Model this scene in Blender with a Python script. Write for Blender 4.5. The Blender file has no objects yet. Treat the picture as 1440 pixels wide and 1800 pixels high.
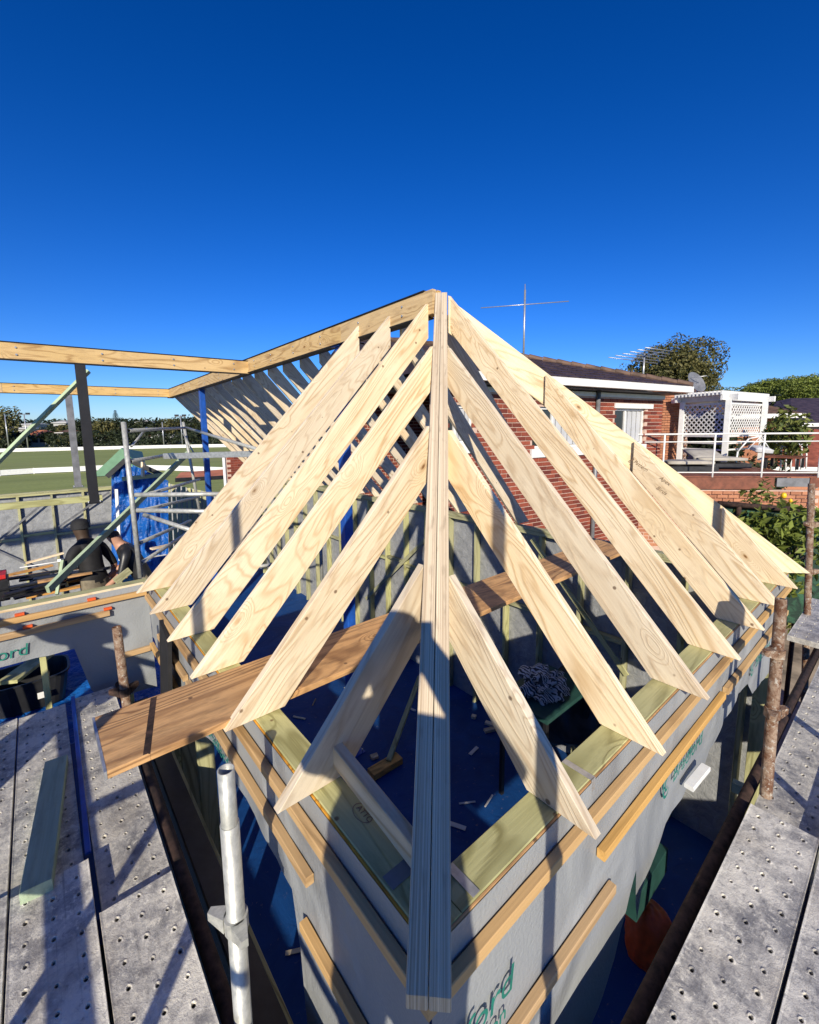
import bpy, bmesh, math, random
from mathutils import Vector, Matrix, noise as mnoise
R = math.radians
random.seed(7)
SC = bpy.context.scene
COL = SC.collection

# ------------------------------------------------------------------ camera
CX, CY, CZ = -0.867, -0.924, 1.435
HEAD, PITCH, ROLL, FPX, PPY = R(49.7), R(-7.5), R(-0.58), 772.3, 853.4
_F = Vector((math.cos(HEAD)*math.cos(PITCH), math.sin(HEAD)*math.cos(PITCH), math.sin(PITCH)))
_R0 = Vector((math.sin(HEAD), -math.cos(HEAD), 0))
_U0 = _R0.cross(_F)
_R = _R0*math.cos(ROLL) + _U0*math.sin(ROLL)
_U = -_R0*math.sin(ROLL) + _U0*math.cos(ROLL)
CAM = Vector((CX, CY, CZ))           # in framing units of 0.75 m, origin at the wall corner, z = 0 on the top plate
UNIT = .75  # near group and camera are scaled by this against the far group
cd = bpy.data.cameras.new('camera')
cam = bpy.data.objects.new('camera', cd); COL.objects.link(cam)
cd.sensor_fit = 'HORIZONTAL'; cd.sensor_width = 36.0; cd.lens = 36.0*FPX/1440.0
cd.shift_y = -(900-PPY)/1440.0
cd.clip_start = 0.02; cd.clip_end = 3000
cam.matrix_world = Matrix(((_R.x, _U.x, -_F.x, CX*UNIT), (_R.y, _U.y, -_F.y, CY*UNIT), (_R.z, _U.z, -_F.z, CZ*UNIT), (0, 0, 0, 1)))
SC.camera = cam

# ------------------------------------------------------------------ sky and sun
SUN_AZ, SUN_EL = 50.0, 25.0          # direction the light travels in plan (x to y), elevation
W = bpy.data.worlds.new('World'); SC.world = W; W.use_nodes = True
nt = W.node_tree; nt.nodes.clear()
so = nt.nodes.new('ShaderNodeOutputWorld'); bg = nt.nodes.new('ShaderNodeBackground')
sky = nt.nodes.new('ShaderNodeTexSky'); sky.sky_type = 'NISHITA'; sky.sun_disc = False
sky.sun_elevation = R(SUN_EL)
sx, sy = -math.cos(R(SUN_AZ)), -math.sin(R(SUN_AZ))
sky.sun_rotation = math.atan2(sx, sy)
sky.air_density = 1.0; sky.dust_density = 0.0; sky.ozone_density = 5.0; sky.altitude = 20
# one grade for the whole sky: a little more contrast and colour than the plain model
sc1 = nt.nodes.new('ShaderNodeVectorMath'); sc1.operation = 'SCALE'; sc1.inputs['Scale'].default_value = .25
ga = nt.nodes.new('ShaderNodeGamma'); ga.inputs['Gamma'].default_value = 1.2
sc2 = nt.nodes.new('ShaderNodeVectorMath'); sc2.operation = 'SCALE'; sc2.inputs['Scale'].default_value = 4.0
hs = nt.nodes.new('ShaderNodeHueSaturation'); hs.inputs['Saturation'].default_value = 1.2
tint = nt.nodes.new('ShaderNodeMixRGB'); tint.blend_type = 'MULTIPLY'; tint.inputs[0].default_value = 1
tint.inputs[2].default_value = (.58, .70, 1.06, 1)
for a_, b_ in ((sky.outputs[0], sc1.inputs[0]), (sc1.outputs[0], ga.inputs[0]), (ga.outputs[0], sc2.inputs[0]), (sc2.outputs[0], hs.inputs['Color']),
               (hs.outputs[0], tint.inputs[1]), (tint.outputs[0], bg.inputs[0]), (bg.outputs[0], so.inputs[0])): nt.links.new(a_, b_)
bg.inputs[1].default_value = 0.102
sd = bpy.data.lights.new('sun', 'SUN'); sun = bpy.data.objects.new('sun', sd); COL.objects.link(sun)
sd.energy = 5.0; sd.angle = R(0.53); sd.color = (1.0, 0.905, 0.73)
ldir = Vector((math.cos(R(SUN_AZ))*math.cos(R(SUN_EL)), math.sin(R(SUN_AZ))*math.cos(R(SUN_EL)), -math.sin(R(SUN_EL))))
sun.rotation_euler = ldir.to_track_quat('-Z', 'Y').to_euler()
sun.location = (-20, -20, 20)
SC.view_settings.view_transform = 'Standard'; SC.view_settings.look = 'None'
SC.view_settings.exposure = 0.22; SC.view_settings.gamma = 1.0
try: SC.view_settings.use_curve_mapping = False
except Exception: pass
SC.cycles.max_bounces = 6; SC.cycles.diffuse_bounces = 3; SC.cycles.glossy_bounces = 2
SC.cycles.transparent_max_bounces = 4

# ------------------------------------------------------------------ helpers
def ray(px, py): return _F + _R*((px-720)/FPX) - _U*((py-PPY)/FPX)
def at(px, py, d): return CAM + ray(px, py)*d                # a point at depth d metres
def onp(px, py, n, c):
    n = Vector(n); d = ray(px, py); return CAM + d*((c-n.dot(CAM))/n.dot(d))
def onz(px, py, z): return onp(px, py, (0, 0, 1), z)
def ony(px, py, y): return onp(px, py, (0, 1, 0), y)
def onx(px, py, x): return onp(px, py, (1, 0, 0), x)
def toimg(P):
    P = Vector(P)-CAM; z = P.dot(_F)
    return (720+FPX*P.dot(_R)/z, PPY-FPX*P.dot(_U)/z)

def tag(o, label=None, cat=None, group=None, kind=None):
    if label: o['label'] = label
    if cat: o['category'] = cat
    if group: o['group'] = group
    if kind: o['kind'] = kind
    return o
def link(name, me, mat=None, parent=None):
    o = bpy.data.objects.new(name, me); COL.objects.link(o)
    if mat is not None:
        for mm in (mat if isinstance(mat, (list, tuple)) else [mat]): me.materials.append(mm)
    if parent is not None: o.parent = parent
    return o
def mesh(name, vs, fs, mat=None, parent=None, smooth=False):
    me = bpy.data.meshes.new(name); me.from_pydata([tuple(v) for v in vs], [], fs); me.update()
    if smooth: me.polygons.foreach_set('use_smooth', [True]*len(me.polygons))
    return link(name, me, mat, parent)
def empty(name, loc=(0, 0, 0), label=None, cat=None, group=None):
    o = bpy.data.objects.new(name, None); COL.objects.link(o); o.location = loc; o.empty_display_size = .1
    bpy.context.view_layer.update()
    return tag(o, label, cat, group)
def setm(o, M):
    "world matrix M for an object (its parents are unrotated empties)"
    p = o.parent; off = Vector((0, 0, 0))
    while p is not None: off += p.location; p = p.parent
    o.matrix_basis = Matrix.Translation(-off) @ M
    return o
def frame(p0, p1, up=(0, 0, 1)):
    x = (Vector(p1)-Vector(p0)); L = x.length; x.normalize(); up = Vector(up)
    if abs(x.dot(up)) > .999: up = Vector((0, 1, 0))
    y = up.cross(x).normalized(); z = x.cross(y)
    return Matrix(((x.x, y.x, z.x, p0[0]), (x.y, y.y, z.y, p0[1]), (x.z, y.z, z.z, p0[2]), (0, 0, 0, 1))), L
def bar_geo(L, w, h, c=.003):
    "box along +x, width w in y, height h in z, long edges chamfered"
    c = min(c, w*.3, h*.3)
    ring = [(-w/2+c, -h/2), (w/2-c, -h/2), (w/2, -h/2+c), (w/2, h/2-c), (w/2-c, h/2), (-w/2+c, h/2), (-w/2, h/2-c), (-w/2, -h/2+c)]
    vs = [(0, y, z) for y, z in ring]+[(L, y, z) for y, z in ring]
    fs = [[(i+1) % 8, i, i+8, (i+1) % 8+8][::-1] for i in range(8)]
    fs += [list(range(8))[::-1], [i+8 for i in range(8)]]
    return vs, fs
def bar(name, p0, p1, w, h, mat, parent=None, up=(0, 0, 1), c=.003):
    M, L = frame(p0, p1, up); vs, fs = bar_geo(L, w, h, c)
    return setm(mesh(name, vs, fs, mat, parent), M)
def box(name, lo, hi, mat, parent=None, c=.003):
    lo, hi = Vector(lo), Vector(hi); d = hi-lo; k = max(range(3), key=lambda i: d[i]); m = (lo+hi)/2
    p0, p1 = m.copy(), m.copy(); p0[k] = lo[k]; p1[k] = hi[k]
    if k == 0: return bar(name, p0, p1, d.y, d.z, mat, parent, c=c)
    if k == 1: return bar(name, p0, p1, d.x, d.z, mat, parent, c=c)
    return bar(name, p0, p1, d.x, d.y, mat, parent, up=(0, 1, 0), c=c)
def tube_geo(L, r, n=18, wall=.004, hollow=True, r1=None):
    r1 = r if r1 is None else r1
    vs, fs = [], []
    rings = [(0, r), (L, r1)]
    if hollow: rings += [(L, r1-wall), (max(0, L-.12), r1-wall), (min(.12, L), r-wall), (0, r-wall)]
    for x, rr in rings:
        for i in range(n):
            a = 2*math.pi*i/n; vs.append((x, rr*math.cos(a), rr*math.sin(a)))
    K = len(rings)
    seq = range(K) if hollow else range(K-1)
    for k in seq:
        if hollow and k == 3: continue
        for i in range(n):
            j = (i+1) % n; k2 = (k+1) % K
            fs.append([k*n+i, k*n+j, k2*n+j, k2*n+i][::-1])
    if not hollow:
        fs.append(list(range(n))); fs.append([n+i for i in range(n)][::-1])
    else:
        fs.append([3*n+i for i in range(n)]); fs.append([4*n+i for i in range(n)][::-1])
    return vs, fs
def tube(name, p0, p1, r, mat, parent=None, n=18, hollow=True, r1=None):
    M, L = frame(p0, p1); vs, fs = tube_geo(L, r, n, min(.004, r*.3), hollow, r1)
    o = setm(mesh(name, vs, fs, mat, parent), M)
    me = o.data
    for p in me.polygons: p.use_smooth = len(p.vertices) == 4
    return o
class MB:
    "collects shapes in world coordinates into one mesh"
    def __init__(s): s.v = []; s.f = []; s.mi = []
    def add(s, vs, fs, M=None, mi=0):
        b = len(s.v)
        for v in vs: s.v.append(tuple((M @ Vector(v)) if M is not None else v))
        for f in fs: s.f.append([i+b for i in f]); s.mi.append(mi)
    def bar(s, p0, p1, w, h, up=(0, 0, 1), c=.003, mi=0):
        M, L = frame(p0, p1, up); s.add(*bar_geo(L, w, h, c), M, mi)
    def box(s, lo, hi, mi=0):
        x0, y0, z0 = lo; x1, y1, z1 = hi
        s.add([(x0,y0,z0),(x1,y0,z0),(x1,y1,z0),(x0,y1,z0),(x0,y0,z1),(x1,y0,z1),(x1,y1,z1),(x0,y1,z1)],
              [[0,3,2,1],[4,5,6,7],[0,1,5,4],[1,2,6,5],[2,3,7,6],[3,0,4,7]], None, mi)
    def tube(s, p0, p1, r, n=10, r1=None, mi=0):
        M, L = frame(p0, p1); s.add(*tube_geo(L, r, n, .003, False, r1), M, mi)
    def build(s, name, mat, parent=None, smooth=False):
        off = Vector((0, 0, 0)); p = parent
        while p is not None: off += p.location; p = p.parent
        o = mesh(name, [Vector(v)-off for v in s.v], s.f, mat, parent, smooth)
        if any(s.mi): o.data.polygons.foreach_set('material_index', s.mi)
        return o

# ------------------------------------------------------------------ materials
class N:
    "small node-graph writer"
    def __init__(s, name):
        s.m = bpy.data.materials.new(name); s.m.use_nodes = True; s.t = s.m.node_tree; s.t.nodes.clear()
        s.out = s.t.nodes.new('ShaderNodeOutputMaterial'); s.b = s.t.nodes.new('ShaderNodeBsdfPrincipled')
        s.t.links.new(s.b.outputs[0], s.out.inputs[0])
    def n(s, typ, **kw):
        x = s.t.nodes.new('ShaderNode'+typ)
        for k, v in kw.items():
            if hasattr(x, k) and k not in ('inputs',): setattr(x, k, v)
        return x
    def l(s, a, b): s.t.links.new(a, b)
    def coord(s, kind='Object', scale=(1, 1, 1), rnd=0, loc=(0, 0, 0)):
        tc = s.n('TexCoord'); o = tc.outputs[kind]
        if rnd:
            oi = s.n('ObjectInfo'); mu = s.n('VectorMath', operation='SCALE'); mu.inputs[0].default_value = (rnd, rnd*1.7, rnd*.9)
            s.l(oi.outputs['Random'], mu.inputs['Scale']); ad = s.n('VectorMath', operation='ADD')
            s.l(o, ad.inputs[0]); s.l(mu.outputs[0], ad.inputs[1]); o = ad.outputs[0]
        mp = s.n('Mapping'); mp.inputs['Scale'].default_value = scale; mp.inputs['Location'].default_value = loc
        s.l(o, mp.inputs['Vector']); return mp.outputs[0]
    def noise(s, vec, scale, detail=3, rough=.5, dist=0):
        x = s.n('TexNoise'); x.inputs['Scale'].default_value = scale; x.inputs['Detail'].default_value = detail
        x.inputs['Roughness'].default_value = rough; x.inputs['Distortion'].default_value = dist
        s.l(vec, x.inputs['Vector']); return x.outputs[0]
    def ramp(s, fac, stops, interp='LINEAR'):
        x = s.n('ValToRGB'); e = x.color_ramp.elements; x.color_ramp.interpolation = interp
        while len(e) < len(stops): e.new(.5)
        for i, (p, c) in enumerate(stops):
            e[i].position = p; e[i].color = (c, c, c, 1) if isinstance(c, (int, float)) else (*c, 1)
        s.l(fac, x.inputs[0]); return x.outputs[0]
    def math(s, op, a, b=None, c=None):
        x = s.n('Math', operation=op)
        for i, v in enumerate((a, b, c)):
            if v is None: continue
            if isinstance(v, (int, float)): x.inputs[i].default_value = v
            else: s.l(v, x.inputs[i])
        return x.outputs[0]
    def mix(s, fac, a, b, mode='MIX'):
        x = s.n('MixRGB', blend_type=mode)
        for i, v in ((0, fac), (1, a), (2, b)):
            if isinstance(v, (int, float)): x.inputs[i].default_value = v
            elif isinstance(v, tuple): x.inputs[i].default_value = (*v, 1)
            else: s.l(v, x.inputs[i])
        return x.outputs[0]
    def done(s, col=None, rough=.6, metal=0, bump=None, bstr=.3, bdist=.01, spec=None):
        if isinstance(col, tuple): s.b.inputs['Base Color'].default_value = (*col, 1)
        elif col is not None: s.l(col, s.b.inputs['Base Color'])
        if isinstance(rough, (int, float)): s.b.inputs['Roughness'].default_value = rough
        else: s.l(rough, s.b.inputs['Roughness'])
        s.b.inputs['Metallic'].default_value = metal
        if spec is not None: s.b.inputs['Specular IOR Level'].default_value = spec
        if bump is not None:
            x = s.n('Bump'); x.inputs['Strength'].default_value = bstr; x.inputs['Distance'].default_value = bdist
            s.l(bump, x.inputs['Height']); s.l(x.outputs[0], s.b.inputs['Normal'])
        return s.m
def wood(name, light, mid, dark, lines=46, freq=1.0, knots=True, stretch=.48, vary=.13, rough=.62, contrast=.55, dirt=0):
    g = N(name)
    v = g.coord('Object', (stretch, 3.0, 3.0), rnd=37)
    n1 = g.noise(v, .85*freq, 3, .42, .9)
    fine = g.noise(g.coord('Object', (3.0, 90, 90), rnd=11), 1.0, 2, .6)
    ko = None
    if knots:
        vo = g.n('TexVoronoi'); vo.inputs['Scale'].default_value = 2.0; vo.inputs['Randomness'].default_value = 1
        g.l(g.coord('Object', (.8, 1.6, 1.6), rnd=53), vo.inputs['Vector'])
        ko = g.math('ADD', vo.outputs['Distance'], g.math('MULTIPLY', g.noise(g.coord('Object', (9, 16, 16)), 1, 2), .05))
        swirl = g.math('MULTIPLY', g.ramp(ko, [(.05, 1), (.30, 0)], 'EASE'), .22)
        n1 = g.math('ADD', n1, swirl)                                       # rings bend round the knots
    ph = g.math('MULTIPLY_ADD', n1, lines, g.math('MULTIPLY', fine, .9))
    sn = g.math('SINE', ph)
    ln = g.ramp(g.math('MULTIPLY_ADD', sn, .5, .5), [(0.0, 0), (.55, .08), (.88, .6), (1, 1)])
    big = g.noise(g.coord('Object', (.9, 4, 4), rnd=21), 1.3, 3)
    base = g.mix(g.ramp(big, [(.3, 0), (.7, 1)]), light, mid)
    strength = g.math('MULTIPLY', ln, g.math('MULTIPLY', g.ramp(g.noise(g.coord('Object', (.8, 5, 5), rnd=5), 1.1, 2), [(.32, .25), (.62, 1)]), contrast))
    col = g.mix(strength, base, dark)
    col = g.mix(g.math('MULTIPLY', g.ramp(fine, [(.42, 0), (.75, 1)]), .22), col, dark)
    if knots:
        col = g.mix(g.math('MULTIPLY', g.ramp(ko, [(.06, 1), (.13, 0)]), .55), col, (dark[0]*.85, dark[1]*.75, dark[2]*.6))
        col = g.mix(g.math('MULTIPLY', g.ramp(ko, [(.045, 1), (.07, 0)]), .85), col, (dark[0]*.35, dark[1]*.24, dark[2]*.16))
        vn = g.n('TexVoronoi'); vn.inputs['Scale'].default_value = 5.5; g.l(g.coord('Object', (1, 1, 1), rnd=17), vn.inputs['Vector'])
        col = g.mix(g.math('MULTIPLY', g.ramp(vn.outputs['Distance'], [(.045, 1), (.075, 0)]), .8), col, (.12, .065, .035))
        sm = g.noise(g.coord('Object', (2.2, 7, 7), rnd=61), 1.6, 5, .65)
        col = g.mix(g.math('MULTIPLY', g.ramp(sm, [(.54, 0), (.72, 1)]), .42), col, (dark[0]*.75, dark[1]*.75, dark[2]*.85))
    if dirt:
        dd = g.noise(g.coord('Object', (1.5, 6, 6), rnd=9), 2.5, 5, .65)
        col = g.mix(g.math('MULTIPLY', g.ramp(dd, [(.48, 0), (.68, 1)]), dirt), col, (.07, .05, .035))
    oi = g.n('ObjectInfo')
    hsv = g.n('HueSaturation'); g.l(col, hsv.inputs['Color'])
    g.l(g.math('MULTIPLY_ADD', oi.outputs['Random'], vary*2, 1-vary), hsv.inputs['Value'])
    g.l(g.math('MULTIPLY_ADD', oi.outputs['Random'], .3, .85), hsv.inputs['Saturation'])
    return g.done(hsv.outputs[0], rough, bump=g.math('ADD', ln, fine), bstr=.3, bdist=.003, spec=.25)
def lvl_edge(name, light, dark):
    g = N(name)
    st = g.noise(g.coord('Object', (.25, 330, 3), rnd=7), 1.0, 2, .6)
    st2 = g.noise(g.coord('Object', (.6, 90, 3), rnd=3), 1.0, 3, .6)
    col = g.mix(g.ramp(st, [(.35, 1), (.62, 0)]), light, dark)
    col = g.mix(g.math('MULTIPLY', g.ramp(st2, [(.3, 1), (.5, 0)]), .6), col, (dark[0]*.6, dark[1]*.5, dark[2]*.42))
    col = g.mix(g.math('MULTIPLY', g.ramp(g.noise(g.coord('Object', (8, 40, 20)), 1, 4), [(.56, 0), (.72, 1)]), .35), col, (.12, .08, .055))
    return g.done(col, .65, bump=st, bstr=.5, bdist=.003, spec=.2)
def plain(name, col, rough=.6, metal=0, var=.15, scale=8, bs=.15, bscale=30, spec=None):
    g = N(name); c = g.coord('Object', (1, 1, 1), rnd=13)
    a = g.noise(c, scale, 4, .6)
    d = tuple(x*(1-var*1.6) for x in col); u = tuple(min(1, x*(1+var)) for x in col)
    return g.done(g.mix(g.ramp(a, [(.3, 0), (.7, 1)]), d, u), rough, metal, bump=g.noise(c, bscale, 3), bstr=bs, bdist=.004, spec=spec)

M = {}
M['pine'] = wood('pine_veneer_timber', (.84, .735, .56), (.72, .59, .41), (.44, .275, .13), lines=145, contrast=.55, vary=.15)
M['pine_yellow'] = wood('yellow_pine_timber', (.85, .74, .50), (.81, .67, .41), (.52, .31, .11), lines=80, contrast=.55)
M['pine_pale'] = wood('pale_pine_timber', (.74, .64, .48), (.66, .55, .38), (.42, .29, .16), lines=60, contrast=.7)
M['lvl'] = lvl_edge('laminated_timber_edge', (.75, .64, .47), (.47, .36, .245))
M['treated'] = wood('green_treated_pine', (.50, .48, .26), (.42, .42, .22), (.20, .185, .08), lines=80, contrast=.8, vary=.15)
M['treated_pale'] = wood('pale_green_treated_pine', (.46, .56, .38), (.38, .49, .33), (.24, .31, .20), lines=30, contrast=.35, dirt=.25)
M['batten'] = wood('orange_hardwood_batten', (.64, .42, .20), (.56, .35, .15), (.28, .155, .06), lines=36, contrast=.65, knots=False, vary=.14)
M['plank'] = wood('brown_scaffold_plank', (.80, .43, .13), (.67, .335, .09), (.27, .115, .03), lines=96, contrast=.85, dirt=.45)
M['beam'] = wood('tan_beam_timber', (.68, .49, .26), (.60, .42, .20), (.34, .20, .085), lines=84, contrast=.8)
# building wrap
g = N('grey_building_wrap'); c = g.coord('Object', (1, 1, 1))
wr = g.noise(g.coord('Object', (1, 1, 1), rnd=3), 1.6, 2, .45, .6)
M['wrap'] = g.done(g.mix(g.ramp(wr, [(.3, 0), (.7, 1)]), (.255, .27, .285), (.315, .33, .345)), .5,
                   bump=g.math('ADD', wr, g.math('MULTIPLY', g.noise(c, 70, 2), .03)), bstr=.8, bdist=.10, spec=.3)
g = N('grey_wrap_inner_face'); c = g.coord('Object', (1, 1, 1))
wr = g.noise(c, 9, 5, .7, .6)
M['wrap_in'] = g.done(g.mix(g.ramp(wr, [(.3, 0), (.7, 1)]), (.20, .21, .225), (.36, .37, .38)), .6, bump=wr, bstr=.5, bdist=.03)
M['print'] = plain('green_print', (.02, .20, .155), .5, var=.2)
M['ink'] = plain('pencil_mark', (.24, .16, .10), .8)
# galvanised planks
def galv_plank(name, tint=1.0):
    g = N(name); c = g.coord('Object', (1, 1, 1), rnd=31)
    a = g.noise(c, 5, 6, .74, .15); b = g.noise(c, 24, 6, .78, .1); s = g.noise(c, 2.3, 3, .5)
    col = g.mix(g.ramp(a, [(.38, 0), (.58, 1)]), (.27*tint, .265*tint, .265*tint), (.72*tint, .69*tint, .62*tint))
    col = g.mix(g.ramp(b, [(.52, 0), (.66, 1)]), col, (.86*tint, .82*tint, .71*tint))
    col = g.mix(g.math('MULTIPLY', g.ramp(b, [(.30, 1), (.43, 0)]), .85), col, (.13*tint, .13*tint, .15*tint))
    col = g.mix(g.math('MULTIPLY', g.ramp(g.noise(g.coord('Object', (1.2, 60, 1), rnd=8), 1, 4, .7), [(.60, 0), (.72, 1)]), .45), col, (.16, .155, .15))
    col = g.mix(g.math('MULTIPLY', g.ramp(s, [(.55, 0), (.72, 1)]), .5), col, (.46*tint, .41*tint, .33*tint))
    return g.done(col, g.ramp(a, [(.3, .38), (.7, .72)]), .18, bump=g.math('ADD', b, g.math('MULTIPLY', a, .6)), bstr=.55, bdist=.012)
M['deckplank'] = galv_plank('galvanised_scaffold_deck', .92); M['deckplank2'] = galv_plank('cement_splashed_scaffold_deck', 1.08)
g = N('galvanised_tube'); c = g.coord('Object', (1, 1, 1), rnd=19)
a = g.noise(g.coord('Object', (.6, 1, 1), rnd=4), 30, 5, .65)
M['galv'] = g.done(g.mix(g.ramp(a, [(.35, 0), (.65, 1)]), (.36, .37, .35), (.60, .60, .55)), .45, .35, bump=a, bstr=.25, bdist=.004)
g = N('rusty_tube'); c = g.coord('Object', (1, 1, 1), rnd=19)
a = g.noise(c, 16, 6, .7, .5); b = g.noise(c, 42, 4, .7)
col = g.mix(g.ramp(a, [(.40, 0), (.62, 1)]), (.13, .055, .025), (.33, .24, .17))
col = g.mix(g.ramp(b, [(.56, 0), (.66, 1)]), col, (.45, .42, .36)); col = g.mix(g.ramp(b, [(.30, 1), (.40, 0)]), col, (.04, .022, .015))
M['rust'] = g.done(col, .8, .1, bump=b, bstr=.6, bdist=.006)
M['darkrust'] = plain('dark_rusty_steel', (.055, .03, .022), .85, .1, .5, 20, .5, 40)
M['steel'] = plain('black_primed_steel', (.011, .011, .014), .55, .0, .25, 6, .1)
M['steel_grey'] = plain('grey_primed_steel', (.20, .205, .22), .5, .2, .2, 6, .1)
M['steel_blue'] = plain('blue_painted_steel', (.015, .09, .42), .42, 0, .2, 7, .1)
M['zinc'] = plain('zinc_strap', (.50, .51, .52), .35, .6, .15, 30, .1)
g = N('blue_tarpaulin'); c = g.coord('Object', (1, 1, 1))
a = g.noise(c, 2.5, 5, .6, 1.2); b = g.noise(c, 9, 4, .6, .8)
M['tarp'] = g.done(g.mix(g.ramp(a, [(.3, 0), (.7, 1)]), (.004, .055, .26), (.012, .14, .52)), .32, bump=g.math('ADD', a, g.math('MULTIPLY', b, .5)), bstr=.9, bdist=.06)
g = N('blue_floor_membrane'); c = g.coord('Object', (1, 1, 1))
a = g.noise(c, 1.6, 5, .6, 1.0); b = g.noise(c, 14, 5, .7)
col = g.mix(g.ramp(a, [(.3, 0), (.7, 1)]), (.004, .036, .15), (.007, .06, .23))
col = g.mix(g.math('MULTIPLY', g.ramp(b, [(.62, 0), (.72, 1)]), .5), col, (.30, .24, .16))
M['floor'] = g.done(col, .6, bump=a, bstr=.5, bdist=.04, spec=.2)
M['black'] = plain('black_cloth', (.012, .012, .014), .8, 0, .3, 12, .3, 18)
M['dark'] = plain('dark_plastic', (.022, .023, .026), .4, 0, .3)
M['darkgreen'] = plain('dark_green_plastic', (.02, .07, .06), .5)
M['skin'] = plain('skin', (.50, .27, .18), .55, 0, .1, 10, .05)
M['hair'] = plain('brown_hair', (.06, .035, .02), .7)
M['khaki'] = plain('khaki_cloth', (.20, .17, .12), .85, 0, .2, 12, .3, 18)
M['orange'] = plain('orange_plastic', (.75, .11, .02), .5)
M['yellow'] = plain('yellow_plastic', (.80, .38, .02), .45)
M['red'] = plain('red_plastic', (.55, .02, .02), .5)
M['white'] = plain('white_paint', (.78, .78, .76), .45, 0, .06, 6, .05)
M['cream'] = plain('cream_cushion', (.42, .39, .34), .8, 0, .1, 6, .2)
M['render'] = plain('white_render', (.40, .40, .385), .8, 0, .08, 4, .1)
M['green_sheet'] = plain('green_roof_sheet', (.13, .26, .15), .5, 0, .12, 5, .05)
M['soil'] = plain('bare_soil', (.34, .28, .20), .95, 0, .4, 1.5, .6, 12)
M['glass'] = plain('window_glass', (.03, .035, .04), .08, 0, .2, 2, 0, spec=.8)
M['blind'] = plain('white_blind', (.52, .53, .55), .7, 0, .1, 3, .05)
M['deck'] = plain('red_brown_decking', (.20, .065, .035), .6, 0, .25, 6, .2)
M['mortar'] = plain('pale_mortar', (.58, .42, .34), .9, 0, .12, 14, .3)
M['tile_dark'] = plain('dark_purple_roof_tile', (.055, .036, .042), .6, 0, .4, 3.5, .3)
M['tile_brown'] = plain('brown_roof_tile', (.13, .075, .05), .7, 0, .35, 4, .3)
M['tile_red'] = plain('red_roof_tile', (.30, .085, .05), .7, 0, .3, 4, .3)
M['tile_orange'] = plain('orange_roof_tile', (.50, .18, .09), .7, 0, .2, 2, .2)
M['trunk'] = plain('bark', (.12, .09, .065), .9, 0, .4, 8, .6, 14)
def brickmat(name, lo, hi):
    g = N(name); oi = g.n('ObjectInfo'); c = g.coord('Object', (1, 1, 1), rnd=23)
    geo = g.n('NewGeometry')
    r = g.math('FRACT', g.math('ADD', oi.outputs['Random'], geo.outputs['Random Per Island']))
    a = g.noise(c, 22, 4, .65)
    col = g.mix(r, lo, hi); col = g.mix(g.math('MULTIPLY', g.ramp(a, [(.5, 0), (.7, 1)]), .4), col, (lo[0]*.5, lo[1]*.5, lo[2]*.5))
    return g.done(col, .85, bump=a, bstr=.4, bdist=.004)
M['brick'] = brickmat('red_brick', (.14, .027, .018), (.32, .075, .04))
M['brick2'] = brickmat('orange_brown_brick', (.34, .14, .075), (.50, .22, .12))
def leafmat(name, a, b, tr=.25):
    g = N(name); geo = g.n('NewGeometry')
    col = g.mix(geo.outputs['Random Per Island'], a, b)
    g.done(col, .55, spec=.3)
    t = g.n('BsdfTranslucent'); g.l(col, t.inputs[0]); mx = g.n('MixShader'); mx.inputs[0].default_value = tr
    g.l(g.b.outputs[0], mx.inputs[1]); g.l(t.outputs[0], mx.inputs[2]); g.l(mx.outputs[0], g.out.inputs[0])
    return g.m
M['leaf_olive'] = leafmat('olive_leaves', (.05, .06, .018), (.19, .17, .06))
M['leaf_green'] = leafmat('green_leaves', (.07, .10, .014), (.24, .29, .055))
M['leaf_dark'] = leafmat('dark_leaves', (.014, .024, .012), (.05, .065, .028))
M['leaf_lemon'] = leafmat('lemon_leaves', (.06, .09, .02), (.22, .24, .06))
M['lemon'] = plain('lemon_skin', (.80, .52, .02), .4)
g = N('mown_grass'); c = g.coord('Object', (1, 1, 1))
a = g.noise(g.coord('Object', (.05, .35, 1)), 1, 4, .6); b = g.noise(c, 3, 5, .7); s = g.noise(g.coord('Object', (.012, .03, 1)), 1, 3)
col = g.mix(g.ramp(a, [(.35, 0), (.65, 1)]), (.22, .26, .055), (.29, .33, .08))
col = g.mix(g.math('MULTIPLY', g.ramp(b, [(.4, 0), (.7, 1)]), .4), col, (.085, .12, .028))
col = g.mix(g.math('MULTIPLY', g.ramp(s, [(.5, 0), (.75, 1)]), .45), col, (.27, .26, .09))
M['grass'] = g.done(col, .9, bump=b, bstr=.4, bdist=.03)
g = N('mixed_litter'); geo = g.n('NewGeometry')
M['litter'] = g.done(g.ramp(geo.outputs['Random Per Island'], [(0, (.70, .58, .38)), (.35, (.62, .60, .56)), (.6, (.05, .16, .42)), (.8, (.45, .30, .15))], 'CONSTANT'), .7)
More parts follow.
